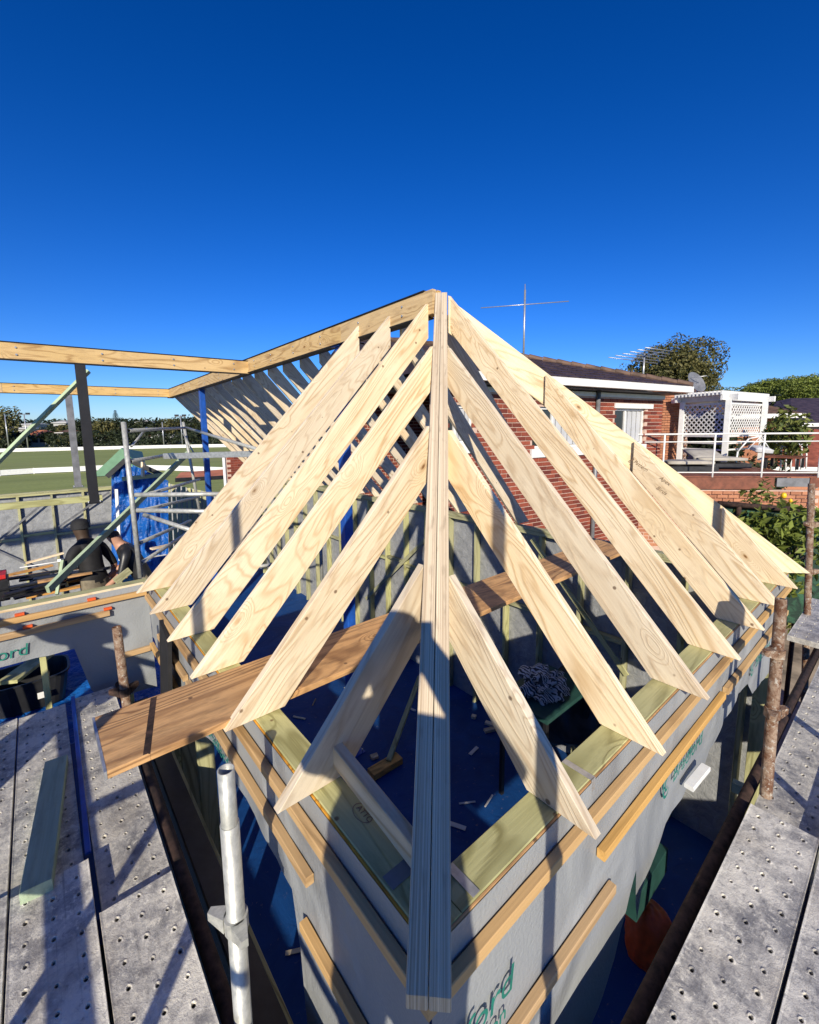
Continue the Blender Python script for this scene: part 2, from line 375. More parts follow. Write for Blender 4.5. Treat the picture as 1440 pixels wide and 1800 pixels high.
#PART2
# ------------------------------------------------------------------ ground and setting
FLOOR = -3.2; GROUND = -4.6
def sheet(name, x0, x1, y0, y1, z, mat, parent=None, nx=1, ny=1):
    vs = [(x0+(x1-x0)*i/nx, y0+(y1-y0)*j/ny, z) for j in range(ny+1) for i in range(nx+1)]
    fs = [[j*(nx+1)+i, j*(nx+1)+i+1, (j+1)*(nx+1)+i+1, (j+1)*(nx+1)+i] for j in range(ny) for i in range(nx)]
    return mesh(name, vs, fs, mat, parent)
tag(sheet('ground', -900, 900, -900, 1500, GROUND, M['grass']), kind='structure')
tag(sheet('yard', -10, 50, -14, 30, GROUND+.01, M['soil']), kind='structure')
fl = empty('floor', (0, 0, FLOOR)); fl['kind'] = 'structure'
mb = MB(); mb.box((-.18, -.16, FLOOR-.3), (4.56, 13.4, FLOOR)); mb.box((-9, 3.8, FLOOR-.3), (-.181, 13.4, FLOOR-.002)); mb.build('slab', M['floor'], fl)

# ------------------------------------------------------------------ hip roof frame
O_, W_, SL, A_ = .3, .283, 1.0749, 2.2354
XK = [.4968+.6*k for k in range(7)]; YK = [.5283+.5936*k for k in range(6)]
TH = .042; HT = .056; PA = math.atan(SL)
ROOF = empty('hip_roof_frame', (A_, A_, 0), 'unfinished hip roof frame of pale pine rafters meeting at a ridge', 'roof frame')
def rafter(name, tip, dirn, ue, mat, side, slope=SL, th=TH, seat=W_, u0=0.0, label=None, low=None):
    """plumb board: tip = point where the top edge meets z=0, dirn = plan direction up the slope,
    ue = plan run to the plumb top cut, side = plan direction in which the thickness goes"""
    p = math.atan(slope); cp, sp = math.cos(p), math.sin(p)
    poly = [(u0, 0.0), (seat, 0.0), (ue, slope*(ue-seat)), (ue, slope*ue)]
    if u0 > 0: poly.append((u0, slope*u0))
    q = [(u*cp+z*sp, -u*sp+z*cp) for u, z in poly]      # along / across the board
    c = .0025; n = len(q); cx = sum(a for a, b in q)/n; cz = sum(b for a, b in q)/n
    def inset(e):
        out = []
        for i in range(n):
            a, b, d = Vector(q[i-1]), Vector(q[i]), Vector(q[(i+1) % n])
            e1 = (b-a).normalized(); e2 = (d-b).normalized()
            n1 = Vector((-e1.y, e1.x)); n2 = Vector((-e2.y, e2.x))
            k = e/max(.35, 1+n1.dot(n2)); out.append(b+(n1+n2)*k)
        return out
    qi = inset(c)
    rings = [(0, qi), (c, q), (th-c, q), (th, qi)]
    d = Vector((*dirn, 0)).normalized(); s = Vector((*side, 0)).normalized()
    X = d*cp+Vector((0, 0, sp)); Z = -d*sp+Vector((0, 0, cp))
    vs = [(a, t, b) for t, ring in rings for a, b in ring]
    fs = []
    for r in range(3):
        for i in range(n):
            j = (i+1) % n; fs.append([r*n+i, r*n+j, (r+1)*n+j, (r+1)*n+i])
    fs += [list(range(n))[::-1], [3*n+i for i in range(n)]]
    o = mesh(name, vs, fs, mat, ROOF)
    Mx = Matrix(((X.x, s.x, Z.x, tip[0]), (X.y, s.y, Z.y, tip[1]), (X.z, s.z, Z.z, tip[2] if len(tip) > 2 else 0), (0, 0, 0, 1)))
    setm(o, Mx)
    bm = bmesh.new(); bm.from_mesh(o.data); bmesh.ops.recalc_face_normals(bm, faces=bm.faces); bm.to_mesh(o.data); bm.free()
    if label: o['label'] = label
    return o
r2 = HT*math.sqrt(2)
for k, x in enumerate(XK):
    if k < 3: ye = x-r2
    elif k == 3: ye = A_-.03
    else: ye = 2*A_-x-.066-.01
    rafter('jack_rafter' if k != 3 else 'common_rafter', (x, -O_), (0, 1), ye+O_, M['pine'], (1, 0), u0=.055 if k == 5 else 0)
for k, y in enumerate(YK):
    xe = y-r2 if k < 3 else A_-.10
    rafter('jack_rafter' if k < 3 else 'common_rafter', (-O_, y), (1, 0), xe+O_, M['pine'], (0, 1), seat=.302)
# double hip towards the camera, single hip to the right
sh = SL/math.sqrt(2); run = (A_+O_)*math.sqrt(2)
nrm = Vector((1, -1, 0)).normalized()
dz = .02
for s0, s1 in ((.0015, HT), (-HT, -.0015)):
    p = Vector((-O_, -O_, dz))+nrm*s0
    o = rafter('hip_rafter', (p.x, p.y, p.z), (1, 1), run-.06, M['lvl'], (nrm.x, nrm.y), slope=sh, th=s1-s0, seat=.46, u0=.055)
o = rafter('hip_rafter', (2*A_+O_, -O_, -.01), (-1, 1), run-.07, M['pine_yellow'], (1, 1), slope=sh, th=.045, seat=.42,
           label='bright yellow hip rafter running down to the right')
# far slope
RY = [2.309+.6*k for k in range(19)]
for k, y in enumerate(RY):
    rafter('common_rafter', (2*A_+O_, y), (-1, 0), A_+O_-.062, M['pine'], (0, 1))
# ridge beam: steel core with timber packers, slightly falling away, a tilt put in to match the image
def rz(y): return 2.75-.0155*(y-2.2)
RB = empty('ridge_beam', (0, 0, 0)); RB.parent = ROOF; RB.location = (0, 0, 0)
joints = [2.25, 3.9, 6.9, 10.1, 13.2]
for i in range(4):
    y0, y1 = joints[i]+(.003 if i else 0), joints[i+1]-.003
    for s in (-1, 1):
        x = A_-.045+s*.033
        bar('packer', (x, y0, rz(y0)-.125), (x, y1, rz(y1)-.125), .05, .225, M['beam'], RB)
for nm, dzz, hh in (('steel_flange', -.006, .009), ('steel_flange', -.244, .010)):
    y0 = 2.36
    bar(nm, (A_-.045, y0, rz(y0)+dzz), (A_-.045, 13.18, rz(13.18)+dzz), .145, hh, M['steel'], RB, c=.001)
for y in [2.7, 3.5, 4.4, 5.2, 6.0, 6.7, 7.6, 8.6, 9.6, 10.8]:
    for dzz in (-.08, -.17):
        tube('bolt', (A_-.103, y, rz(y)+dzz), (A_-.113, y, rz(y)+dzz), .011, M['zinc'], RB, 8, False)

# ------------------------------------------------------------------ text helper
def lettering(name, body, origin, xdir, ydir, size, mat, parent, shear=0, extrude=.0006):
    cu = bpy.data.curves.new(name, 'FONT'); cu.body = body; cu.size = size; cu.shear = shear; cu.extrude = extrude; cu.resolution_u = 3
    t = bpy.data.objects.new(name, cu); COL.objects.link(t)
    dg = bpy.context.evaluated_depsgraph_get(); me = bpy.data.meshes.new_from_object(t.evaluated_get(dg))
    bpy.data.objects.remove(t)
    me.materials.clear(); o = link(name, me, mat, parent)
    x = Vector(xdir).normalized(); y = Vector(ydir).normalized(); z = x.cross(y)
    return setm(o, Matrix(((x.x, y.x, z.x, origin[0]), (x.y, y.y, z.y, origin[1]), (x.z, y.z, z.z, origin[2]), (0, 0, 0, 1))))
def emblem(name, origin, xdir, ydir, size, mat, parent):
    "two nested crescent leaves"
    vs, fs = [], []
    for r0, r1, cxx in ((.5, .36, 0), (.27, .13, .02)):
        b = len(vs); n = 22
        for i in range(n+1):
            a = R(60+270*i/n); w = math.sin(math.pi*min(1, .12+.88*i/n))
            for r in (r0, r0-(r0-r1)*(.35+.65*w)):
                vs.append(((cxx+r*.62*math.cos(a))*size, r*math.sin(a)*size, 0))
        for i in range(n): fs.append([b+2*i, b+2*i+1, b+2*i+3, b+2*i+2])
    o = mesh(name, vs, fs, mat, parent)
    x = Vector(xdir).normalized(); y = Vector(ydir).normalized(); z = x.cross(y)
    return setm(o, Matrix(((x.x, y.x, z.x, origin[0]), (x.y, y.y, z.y, origin[1]), (x.z, y.z, z.z, origin[2]), (0, 0, 0, 1))))
# pencil notes on a rafter (its -x face)
d = Vector((0, -.85, -.55)).normalized(); u = Vector((0, -.55, .85)).normalized()
for body, yy, zz in (('B Pattern', .93, 1.105), ('Apex', .66, .945), ('Birds', .68, .852)):
    lettering('pencil_writing', body, (XK[5]-.0012, yy, zz), d, u, .050, M['ink'], ROOF, .3)

# ------------------------------------------------------------------ near walls with wrap and battens
def wrap_sheet(name, fx, u0, u1, ztop, zbot, mat, parent, nu=60, nz=16, amp=.006, seed=0):
    "fx(u, z, bulge) -> point; zbot(u) gives the ragged lower edge"
    vs, fs = [], []
    for i in range(nu+1):
        u = u0+(u1-u0)*i/nu; zb = zbot(u)
        for j in range(nz+1):
            t = j/nz; z = ztop+(zb-ztop)*t
            b = amp*(mnoise.noise((u*2.3+seed, z*2.1, .3))+.5*mnoise.noise((u*6+seed, z*5, 1.7)))*(.25+t*1.6)
            b += .05*max(0, t-.75)*mnoise.noise((u*3+seed, 5.1, 2.2))*2
            vs.append(fx(u, z, b))
    for i in range(nu):
        for j in range(nz):
            a = i*(nz+1)+j; fs.append([a, a+1, a+nz+2, a+nz+1])
    off = parent.location
    o = mesh(name, [Vector(v)-off for v in vs], fs, mat, parent, True)
    return o
PX0, PX1 = -.152, -.025
# left wall (runs along y)
LW = empty('wall_frame', (-.09, 1.8, FLOOR), 'grey wrapped stud wall with orange battens left of the hip corner', 'wall')
box('top_plate', (PX0, -.152, -.046), (PX1, 3.80, -.001), M['treated'], LW)
box('top_plate', (PX0+.003, -.15, -.092), (PX1-.003, 3.80, -.047), M['treated'], LW)
box('packing_strip', (PX0-.009, -.15, -.06), (PX0-.001, 3.80, -.006), M['plank'], LW, .001)
for y in (.02, .14, .50, 2.42, 3.0, 3.6):
    box('stud', (PX0+.004, y, FLOOR), (PX1-.004, y+.045, -.093), M['treated'], LW)
box('bottom_plate', (PX0+.002, .08, FLOOR+.002), (PX1-.002, 3.78, FLOOR+.05), M['treated'], LW)
def lz(u):
    return -.60-.05*math.sin(u*3.1)-.05*mnoise.noise((u*2, 1, 4))-1.1*max(0, min(1, (.72-u)/.14))
wrap_sheet('building_wrap', lambda u, z, b: (PX0-.012-abs(b), u, z), -.16, 3.79, -.008, lz, M['wrap'], LW, 70, 18)
def batten_y(y0, y1, z, t=.036, h=.045):
    box('batten', (PX0-.018-t, y0, z-h), (PX0-.018, y1, z), M['batten'], LW)
batten_y(-.20, 3.76, -.105); batten_y(.52, 2.35, -.34); batten_y(2.42, 3.3, -.335); batten_y(-.2, .60, -.62); batten_y(2.5, 3.72, -.58)
# right wall (runs along x)
RW = empty('wall_frame', (2.2, -.09, FLOOR), 'grey wrapped stud wall with orange battens right of the hip corner', 'wall')
box('top_plate', (PX1+.002, PX0, -.046), (4.60, PX1, -.001), M['treated'], RW)
box('top_plate', (PX1+.002, PX0+.003, -.092), (4.60, PX1-.003, -.047), M['treated'], RW)
box('packing_strip', (PX0, PX0-.009, -.06), (4.60, PX0-.001, -.006), M['plank'], RW, .001)
for x in (.02, .12, .62, 4.3, 4.5):
    box('stud', (x, PX0+.004, FLOOR), (x+.045, PX1-.004, -.093), M['treated'], RW)
box('bottom_plate', (0, PX0+.002, FLOOR+.002), (4.6, PX1-.002, FLOOR+.05), M['treated'], RW)
def rzb(u):
    pts = [(-.2, -1.75), (.35, -1.6), (.72, -1.32), (1.05, -1.14), (1.30, -1.18), (1.34, -1.0), (1.22, -.74), (1.6, -.77), (2.3, -.76), (2.6, -.66), (3.05, -.60), (3.3, -.62), (3.5, -.8), (4.6, -.86)]
    pts = sorted(pts)
    for (a, za), (b, zb) in zip(pts, pts[1:]):
        if a <= u <= b: return za+(zb-za)*(u-a)/(b-a)+.012*mnoise.noise((u*14, 3, 9))
    return -.8
wrap_sheet('building_wrap', lambda u, z, b: (u, PX0-.012-abs(b), z), -.16, 4.6, -.008, rzb, M['wrap'], RW, 110, 18, seed=4)
def batten_x(x0, x1, z, t=.036, h=.045):
    box('batten', (x0, PX0-.018-t, z-h), (x1, PX0-.018, z), M['batten'], RW)
batten_x(-.16, 2.52, -.105); batten_x(2.56, 4.55, -.105); batten_x(.80, 2.50, -.345); batten_x(2.56, 4.5, -.34); batten_x(-.1, .93, -.60)
# printed wrap
def pr(x, z, size, parent=RW, txt='Bradford', sub='Insulation', em=True):
    yy = PX0-.030
    if em: emblem('printed_emblem', (x-.02*size/.1, yy, z+.35*size), (1, 0, 0), (0, 0, 1), size*1.2, M['print'], parent)
    lettering('printed_lettering', txt, (x+.05*size/.1, yy, z), (1, 0, 0), (0, 0, 1), size, M['print'], parent, .12, .0004)
    if sub: lettering('printed_lettering', sub, (x+.09*size/.1, yy, z-.06*size/.1), (1, 0, 0), (0, 0, 1), size*.62, M['print'], parent, .05, .0004)
pr(1.58, -.53, .135, sub=None); pr(3.36, -.53, .135, sub=None)
lettering('printed_lettering', 'dford', (-.12, PX0-.03, -.453), (1, 0, 0), (0, 0, 1), .145, M['print'], RW, .12, .0004)
lettering('printed_lettering', 'sulation', (-.10, PX0-.03, -.535), (1, 0, 0), (0, 0, 1), .085, M['print'], RW, .05, .0004)
lettering('printed_lettering', 'Bradford', (PX0-.03, 1.95, -.53), (0, -1, 0), (0, 0, 1), .115, M['print'], LW, .12, .0004)
# straps on plates
box('metal_strap', (.735, -.16, .0005), (.765, -.03, .003), M['zinc'], RW, .0005)
box('metal_strap', (.735, -.165, -.05), (.765, -.1625, .003), M['zinc'], RW, .0005)
box('metal_strap', (.03, -.148, .0005), (.062, -.03, .003), M['zinc'], RW, .0005)
box('nail_plate', (PX0+.01, .03, .0005), (PX1-.02, .085, .0025), M['steel_grey'], LW, .0005)
emb = lettering('timber_stamp', 'ATTC', (-.062, .36, .0004), (0, -1, 0), (1, 0, 0), .032, M['ink'], LW)
vs, fs = [], []
for i in range(28):
    a = 2*math.pi*i/28
    for r in (.047, .051): vs.append((-.055+r*.62*math.cos(a), .325+r*math.sin(a), .0006))
    j = (i+1) % 28; fs.append([2*i, 2*i+1, 2*j+1, 2*j])
o = mesh('timber_stamp', [Vector(v)-LW.location for v in vs], fs, M['ink'], LW)

# far long wall seen from inside (x = 4.4)
FW = empty('wall_frame', (4.46, 6, FLOOR), 'long stud wall with grey membrane seen through the roof frame', 'wall')
box('top_plate', (4.40, -.02, -.046), (4.52, 13.3, -.001), M['treated'], FW); box('top_plate', (4.403, -.02, -.092), (4.517, 13.3, -.047), M['treated'], FW)
for i in range(22):
    y = .05+i*.6; box('stud', (4.404, y, FLOOR), (4.516, y+.045, -.093), M['treated'], FW)
    if i < 21: box('nogging', (4.41, y+.047, -1.25+.05*(i % 2)), (4.51, y+.598, -1.205+.05*(i % 2)), M['treated'], FW)
mb = MB(); mb.box((4.519, -.02, FLOOR), (4.527, 13.3, -.01)); mb.build('membrane', M['wrap_in'], FW)
bar('diagonal_brace', (4.39, 1.2, -1.6), (4.39, 2.6, -.15), .02, .07, M['treated'], FW)
bar('diagonal_brace', (4.39, 4.4, -.2), (4.39, 6.8, -2.3), .02, .07, M['treated'], FW)
# wall of the wing with battens, at y = 3.8
DW = empty('wall_frame', (-2, 3.87, FLOOR), 'low grey wrapped wall with two orange battens at far end of scaffold', 'wall')
box('top_plate', (-7, 3.80, -.046), (-.16, 3.93, -.001), M['treated'], DW)
box('top_plate', (-7, 3.803, -.092), (-.16, 3.927, -.047), M['treated'], DW)
box('packing_strip', (-7, 3.79, -.05), (-.2, 3.799, .004), M['pine_pale'], DW, .001)
for i in range(11):
    x = -.36-i*.6; box('stud', (x-.045, 3.81, FLOOR), (x, 3.92, -.093), M['treated'], DW)
wrap_sheet('building_wrap', lambda u, z, b: (u, 3.782-abs(b), z), -7, -.17, -.012, lambda u: -.46-.6*max(0, min(1, (u+.74)/.08))+.03*mnoise.noise((u*5, 0, 0)), M['wrap'], DW, 80, 14, .012, 9)
for x0, x1, z in ((-7, -.19, -.062), (-7, -.49, -.18), (-.46, -.2, -.62)):
    box('batten', (x0, 3.735, z-.048), (x1, 3.772, z), M['batten'], DW)
for x, z in ((-1.12, -.05), (-.64, -.05), (-1.08, -.168), (-.53, -.168)):
    box('orange_packer', (x, 3.745, z-.008), (x+.06, 3.80, z+.012), M['orange'], DW)
lettering('printed_lettering', 'Bradford', (-1.57, 3.765, -.40), (1, 0, 0), (0, 0, 1), .14, M['print'], DW, .12, .0004)
# end wall of the wing, studs seen from inside
EW = empty('wall_frame', (-2.5, 12.85, FLOOR), 'sunlit stud wall with cross bracing in front of the sports field', 'wall')
EY = 12.8
box('top_plate', (-8, EY, -.046), (.62, EY+.09, .0), M['treated'], EW); box('top_plate', (-8, EY+.002, -.092), (.62, EY+.088, -.047), M['treated'], EW)
xs = [.54-.62*i for i in range(14)]
for i, x in enumerate(xs):
    box('stud', (x, EY+.003, FLOOR), (x+.05, EY+.087, -.093), M['treated'], EW)
    if i: box('nogging', (x+.052, EY+.006, -1.12+.06*(i % 2)), (x+.618, EY+.084, -1.07+.06*(i % 2)), M['treated'], EW)
mb = MB(); mb.box((-8, EY+.092, FLOOR), (.62, EY+.1, -.1)); mb.build('membrane', M['wrap_in'], EW)
for p0, p1 in (((-3.0, -.2), (-.7, -2.2)), ((-.75, -.2), (-3.0, -2.2)), ((-.6, -.9), (.5, -.15)), ((-5.5, -.2), (-3.2, -2.2))):
    bar('diagonal_brace', (p0[0], EY-.012, p0[1]), (p1[0], EY-.012, p1[1]), .012, .045, M['steel_grey'], EW)
# ------------------------------------------------------------------ wing beams and posts
def beam(name, y, x0, x1, zt0, zt1, h, label):
    B = empty(name, (x1, y, zt1), label, 'beam')
    for i, (a, b) in enumerate(((x0, x0+(x1-x0)*.62), (x0+(x1-x0)*.62+.004, x1))):
        za = zt0+(zt1-zt0)*(a-x0)/(x1-x0); zb = zt0+(zt1-zt0)*(b-x0)/(x1-x0)
        for s in (-1, 1): bar('packer', (a, y+s*.03, za-h/2), (b, y+s*.03, zb-h/2), .045, h-.02, M['beam'], B)
    for dzz in (-.004, -h+.004): bar('steel_flange', (x0, y, zt0+dzz), (x1-.02, y, zt1+dzz), .13, .009, M['steel'], B, c=.001)
    n = 9
    for i in range(n):
        x = x0+(x1-x0)*(i+.9)/n*.98; z = zt0+(zt1-zt0)*(x-x0)/(x1-x0)
        for k in (.3, .7): tube('bolt', (x, y-.052, z-h*k), (x, y-.064, z-h*k), .012, M['zinc'], B, 8, False)
    return B
beam('wing_beam', 7.05, -6.5, 2.15, 2.56, 2.635, .232, 'timber faced beam crossing the sky at left, nearer of two')
beam('wing_beam', 13.1, -7.0, 2.15, 2.52, 2.585, .235, 'timber faced beam at left, the farther and lower one')
def hcol(name, x, y, z0, z1, w, d, mat, label):
    "H-section column"
    C_ = empty(name, (x, y, z0), label, 'post')
    box('flange', (x-w/2, y-d/2, z0), (x+w/2, y-d/2+.01, z1), mat, C_, .001); box('flange', (x-w/2, y+d/2-.01, z0), (x+w/2, y+d/2, z1), mat, C_, .001)
    box('web', (x-.006, y-d/2+.011, z0), (x+.006, y+d/2-.011, z1), mat, C_, .001)
    box('base_plate', (x-w*.8, y-d*.7, z0-.014), (x+w*.8, y+d*.7, z0-.001), mat, C_, .001)
    for a in (-.6, .6):
        for b in (-.55, .55): tube('bolt', (x+a*w, y+b*d, z0), (x+a*w, y+b*d, z0+.03), .012, M['zinc'], C_, 6, False)
    return C_
hcol('steel_post', -.27, 7.05, .38, 2.39, .12, .11, M['steel'], 'black steel post hanging below the nearer wing beam')
C2 = hcol('steel_post', -.115, 13.1, .02, 2.34, .14, .12, M['steel_grey'], 'grey steel post under the farther wing beam')
def shs(name, x, y, z0, z1, w, mat, label, rz=0):
    C_ = empty(name, (x, y, z0), label, 'post')
    box('shaft', (x-w/2, y-w/2, z0+.012), (x+w/2, y+w/2, z1), mat, C_, .006)
    box('base_plate', (x-w, y-w, z0), (x+w, y+w, z0+.011), mat, C_, .001)
    for a in (-.75, .75):
        for b in (-.75, .75): tube('bolt', (x+a*w, y+b*w, z0+.01), (x+a*w, y+b*w, z0+.05), .01, M['zinc'], C_, 6, False)
    box('cap_plate', (x-w*.8, y-w*.8, z1+.001), (x+w*.8, y+w*.8, z1+.011), mat, C_, .001)
shs('steel_post', A_, 10.25, FLOOR, rz(10.25)-.262, .115, M['steel_blue'], 'blue steel post under the far part of the ridge')
shs('steel_post', A_, 4.05, FLOOR, rz(4.05)-.262, .125, M['steel_blue'], 'blue steel post behind the near rafters')
# lintel carrying the black post
LB = empty('lintel', (-3.5, 7.05, .45), 'green treated lintel carrying the black steel post', 'beam')
for s in (-1, 1): bar('board', (-7, 7.05+s*.024, .44), (-.17, 7.05+s*.024, .44), .045, .09, M['treated'], LB)
for x in (-2.3, -4.2, -6.2): box('prop', (x-.045, 7.03, FLOOR), (x, 7.07, .39), M['treated'], LB)
# timber props and braces
def brace(name, p0, p1, w, h, mat, label, cat='brace', up=(0, 0, 1)):
    o = bar(name, p0, p1, w, h, mat, None, up); return tag(o, label, cat)
brace('timber_brace', at(156, 652, 7.4), at(-60, 868, 6.6), .045, .09, M['treated_pale'], 'pale green brace leaning from black post down to left', up=(.6, .76, 0))
brace('timber_brace', at(84, 1037, 6.6), at(332, 795, 10.6), .055, .125, M['treated_pale'], 'long pale green brace rising past the scaffold tower', up=(.6, .76, 0))
brace('scaffold_board', (-.77, 1.375, .0225), (4.32, 1.40, .0225), .46, .036, M['plank'], 'wide brown board lying across the wall plates under the rafters', 'board')
b = bpy.data.objects['scaffold_board']
o = mesh('paint_band', *bar_geo(.028, .4605, .0372, .002), M['darkrust'], b); o.location = (.19, 0, 0); o.rotation_euler = (0, 0, R(-14))
o = mesh('end_band', *bar_geo(.010, .462, .038, .002), M['zinc'], b); o.location = (-.006, 0, 0)
brace('timber_brace', onz(588, 1318, .11), onz(742, 1512, .05), .045, .09, M['pine_pale'], 'short brace nailed inside the left plate below the nearest rafter')
#PART3
# ------------------------------------------------------------------ scaffold decks with punched holes
ZD = -.78; TR_ = .0322
def deck_plank(name, ax, c0, c1, l0, l1, z, mat, label, seed=0):
    """steel plank: ax 'y' or 'x' is its length axis, c0..c1 its width, l0..l1 its length"""
    rnd = random.Random(seed); W = c1-c0; L = l1-l0
    nc = 3; pitch = .108; nl = max(1, int(L/pitch)); cl = L/nl; cw = (W-.02)/nc
    vs, fs = [], []
    def P(a, b, h): vs.append((a, b, h)); return len(vs)-1     # a along, b across
    S = 10
    for i in range(nl):
        for j in range(nc):
            a0, a1 = i*cl, (i+1)*cl; b0 = -W/2+.01+j*cw; b1 = b0+cw
            ca = (a0+a1)/2+(cl*.25 if j % 2 else -cl*.25)*.9+rnd.uniform(-.004, .004); cb = (b0+b1)/2+rnd.uniform(-.004, .004)
            rr = .0088*rnd.uniform(.75, 1.1); hh = .0024*rnd.uniform(.4, 1.3)
            corners = [P(a1, b0, 0), P(a1, b1, 0), P(a0, b1, 0), P(a0, b0, 0)]
            rings = []
            for r, h in ((rr*2.0, .0002), (rr*1.25, hh), (rr, hh*.8), (rr*.9, -.010)):
                rings.append([P(ca+r*1.25*math.cos(2*math.pi*k/8-math.pi/4), cb+r*math.sin(2*math.pi*k/8-math.pi/4), h+(.002*math.cos(2*math.pi*k/8-math.pi/4) if 0 < h-.001 else 0)) for k in range(8)])
            r0 = rings[0]
            for q in range(4):
                k = 2*q; fs.append([corners[q], corners[(q+1) % 4], r0[(k+2) % 8], r0[(k+1) % 8], r0[k]])
            for u in range(3):
                for k in range(8): fs.append([rings[u][k], rings[u][(k+1) % 8], rings[u+1][(k+1) % 8], rings[u+1][k]])
    for s in (-1, 1):       # rolled edges
        e = [(s*(W/2-.01), 0), (s*(W/2-.002), .002), (s*W/2, -.004), (s*W/2, -.048), (s*(W/2-.02), -.05)]
        base = len(vs)
        for a in (0, L):
            for b, h in e: vs.append((a, b, h))
        for k in range(4): fs.append([base+k, base+k+1, base+5+k+1, base+5+k])
    for a in (0, L):
        base = len(vs); vs.extend([(a, -W/2, 0), (a, W/2, 0), (a, W/2, -.055), (a, -W/2, -.055)]); fs.append([base, base+1, base+2, base+3])
    base = len(vs); vs.extend([(0, -W/2+.004, -.051), (L, -W/2+.004, -.051), (L, W/2-.004, -.051), (0, W/2-.004, -.051)]); fs.append([base, base+1, base+2, base+3])  # closed underside added to keep the punched holes dark
    me = bpy.data.meshes.new(name); me.from_pydata(vs, [], fs); me.update()
    bm = bmesh.new(); bm.from_mesh(me); bmesh.ops.remove_doubles(bm, verts=bm.verts, dist=.0001); bmesh.ops.recalc_face_normals(bm, faces=bm.faces)
    up = sum(f.normal.z*f.calc_area() for f in bm.faces if f.calc_center_median().z > -.002)
    if up < 0: bmesh.ops.reverse_faces(bm, faces=bm.faces)
    bm.to_mesh(me); bm.free()
    o = link(name, me, mat); m = (c0+c1)/2
    if ax == 'y': o.matrix_basis = Matrix(((0, -1, 0, m), (1, 0, 0, l0), (0, 0, 1, z), (0, 0, 0, 1)))
    else: o.matrix_basis = Matrix(((1, 0, 0, l0), (0, 1, 0, m), (0, 0, 1, z), (0, 0, 0, 1)))
    return tag(o, label, 'scaffold plank', 'perforated steel scaffold planks')
deck_plank('scaffold_plank', 'y', -.840, -.538, -2.2, 1.36, ZD, M['deckplank2'], 'steel plank at bottom left, the one next to the wall', 1)
deck_plank('scaffold_plank', 'y', -1.156, -.852, -2.2, 1.71, ZD+.006, M['deckplank2'], 'steel plank at bottom left crossed by a broad shadow', 2)
deck_plank('scaffold_plank', 'y', -1.470, -1.166, -2.2, 1.75, ZD, M['deckplank'], 'steel plank at the extreme lower left edge', 3)
deck_plank('scaffold_plank', 'y', -.830, -.530, 1.20, 3.62, ZD-.062, M['deckplank'], 'steel plank running under the brown board end', 4)
deck_plank('scaffold_plank', 'y', -1.165, -.872, 1.55, 3.58, ZD-.060, M['deckplank'], 'grey steel plank under the green timber offcut', 5)
deck_plank('scaffold_plank', 'y', -1.475, -1.175, 1.55, 3.6, ZD-.062, M['deckplank'], 'outer grey steel plank at left image edge beyond the offcut', 6)
deck_plank('scaffold_plank', 'y', -1.79, -1.485, -2.2, 3.6, ZD-.01, M['deckplank'], 'steel plank outside the left edge, fourth from the wall', 61)
deck_plank('scaffold_plank', 'y', -2.10, -1.80, -2.2, 3.6, ZD-.01, M['deckplank'], 'steel plank outside the left edge, farthest from the wall', 62)
deck_plank('scaffold_plank', 'x', -.745, -.442, -.45, 2.15, ZD, M['deckplank2'], 'steel plank at bottom right, the one next to the dark gap', 7)
deck_plank('scaffold_plank', 'x', -1.062, -.758, -.45, 3.6, ZD+.005, M['deckplank2'], 'steel plank in the lower right corner, outer of the pair', 8)
deck_plank('scaffold_plank', 'x', -.742, -.446, 2.02, 5.2, ZD-.06, M['deckplank'], 'darker steel plank farther along the right walkway', 9)
deck_plank('scaffold_plank', 'x', -1.37, -1.072, -.45, 5.2, ZD, M['deckplank'], 'steel plank outside the right edge, third from the wall', 63)
deck_plank('scaffold_plank', 'x', -1.68, -1.38, -.45, 5.2, ZD, M['deckplank'], 'steel plank outside the right edge, farthest from the wall', 64)
deck_plank('scaffold_plank', 'x', -.46, -.18, 4.75, 6.2, ZD+.10, M['deckplank'], 'short pale steel plank behind the rusty pole', 10)
tag(bar('timber_offcut', onz(100, 1340, ZD-.03), onz(64, 1568, ZD+.036), .122, .062, M['treated_pale'], None), 'green timber offcut lying on the left scaffold planks', 'timber')
tag(bar('blue_gap_strip', onz(128, 1225, ZD-.05), onz(155, 1500, ZD-.05), .028, .012, M['steel_blue'], None), 'blue strip added for the lit tarpaulin in the gap between left scaffold planks', 'infill')  # stands in for sunlit blue tarpaulin showing through the gap

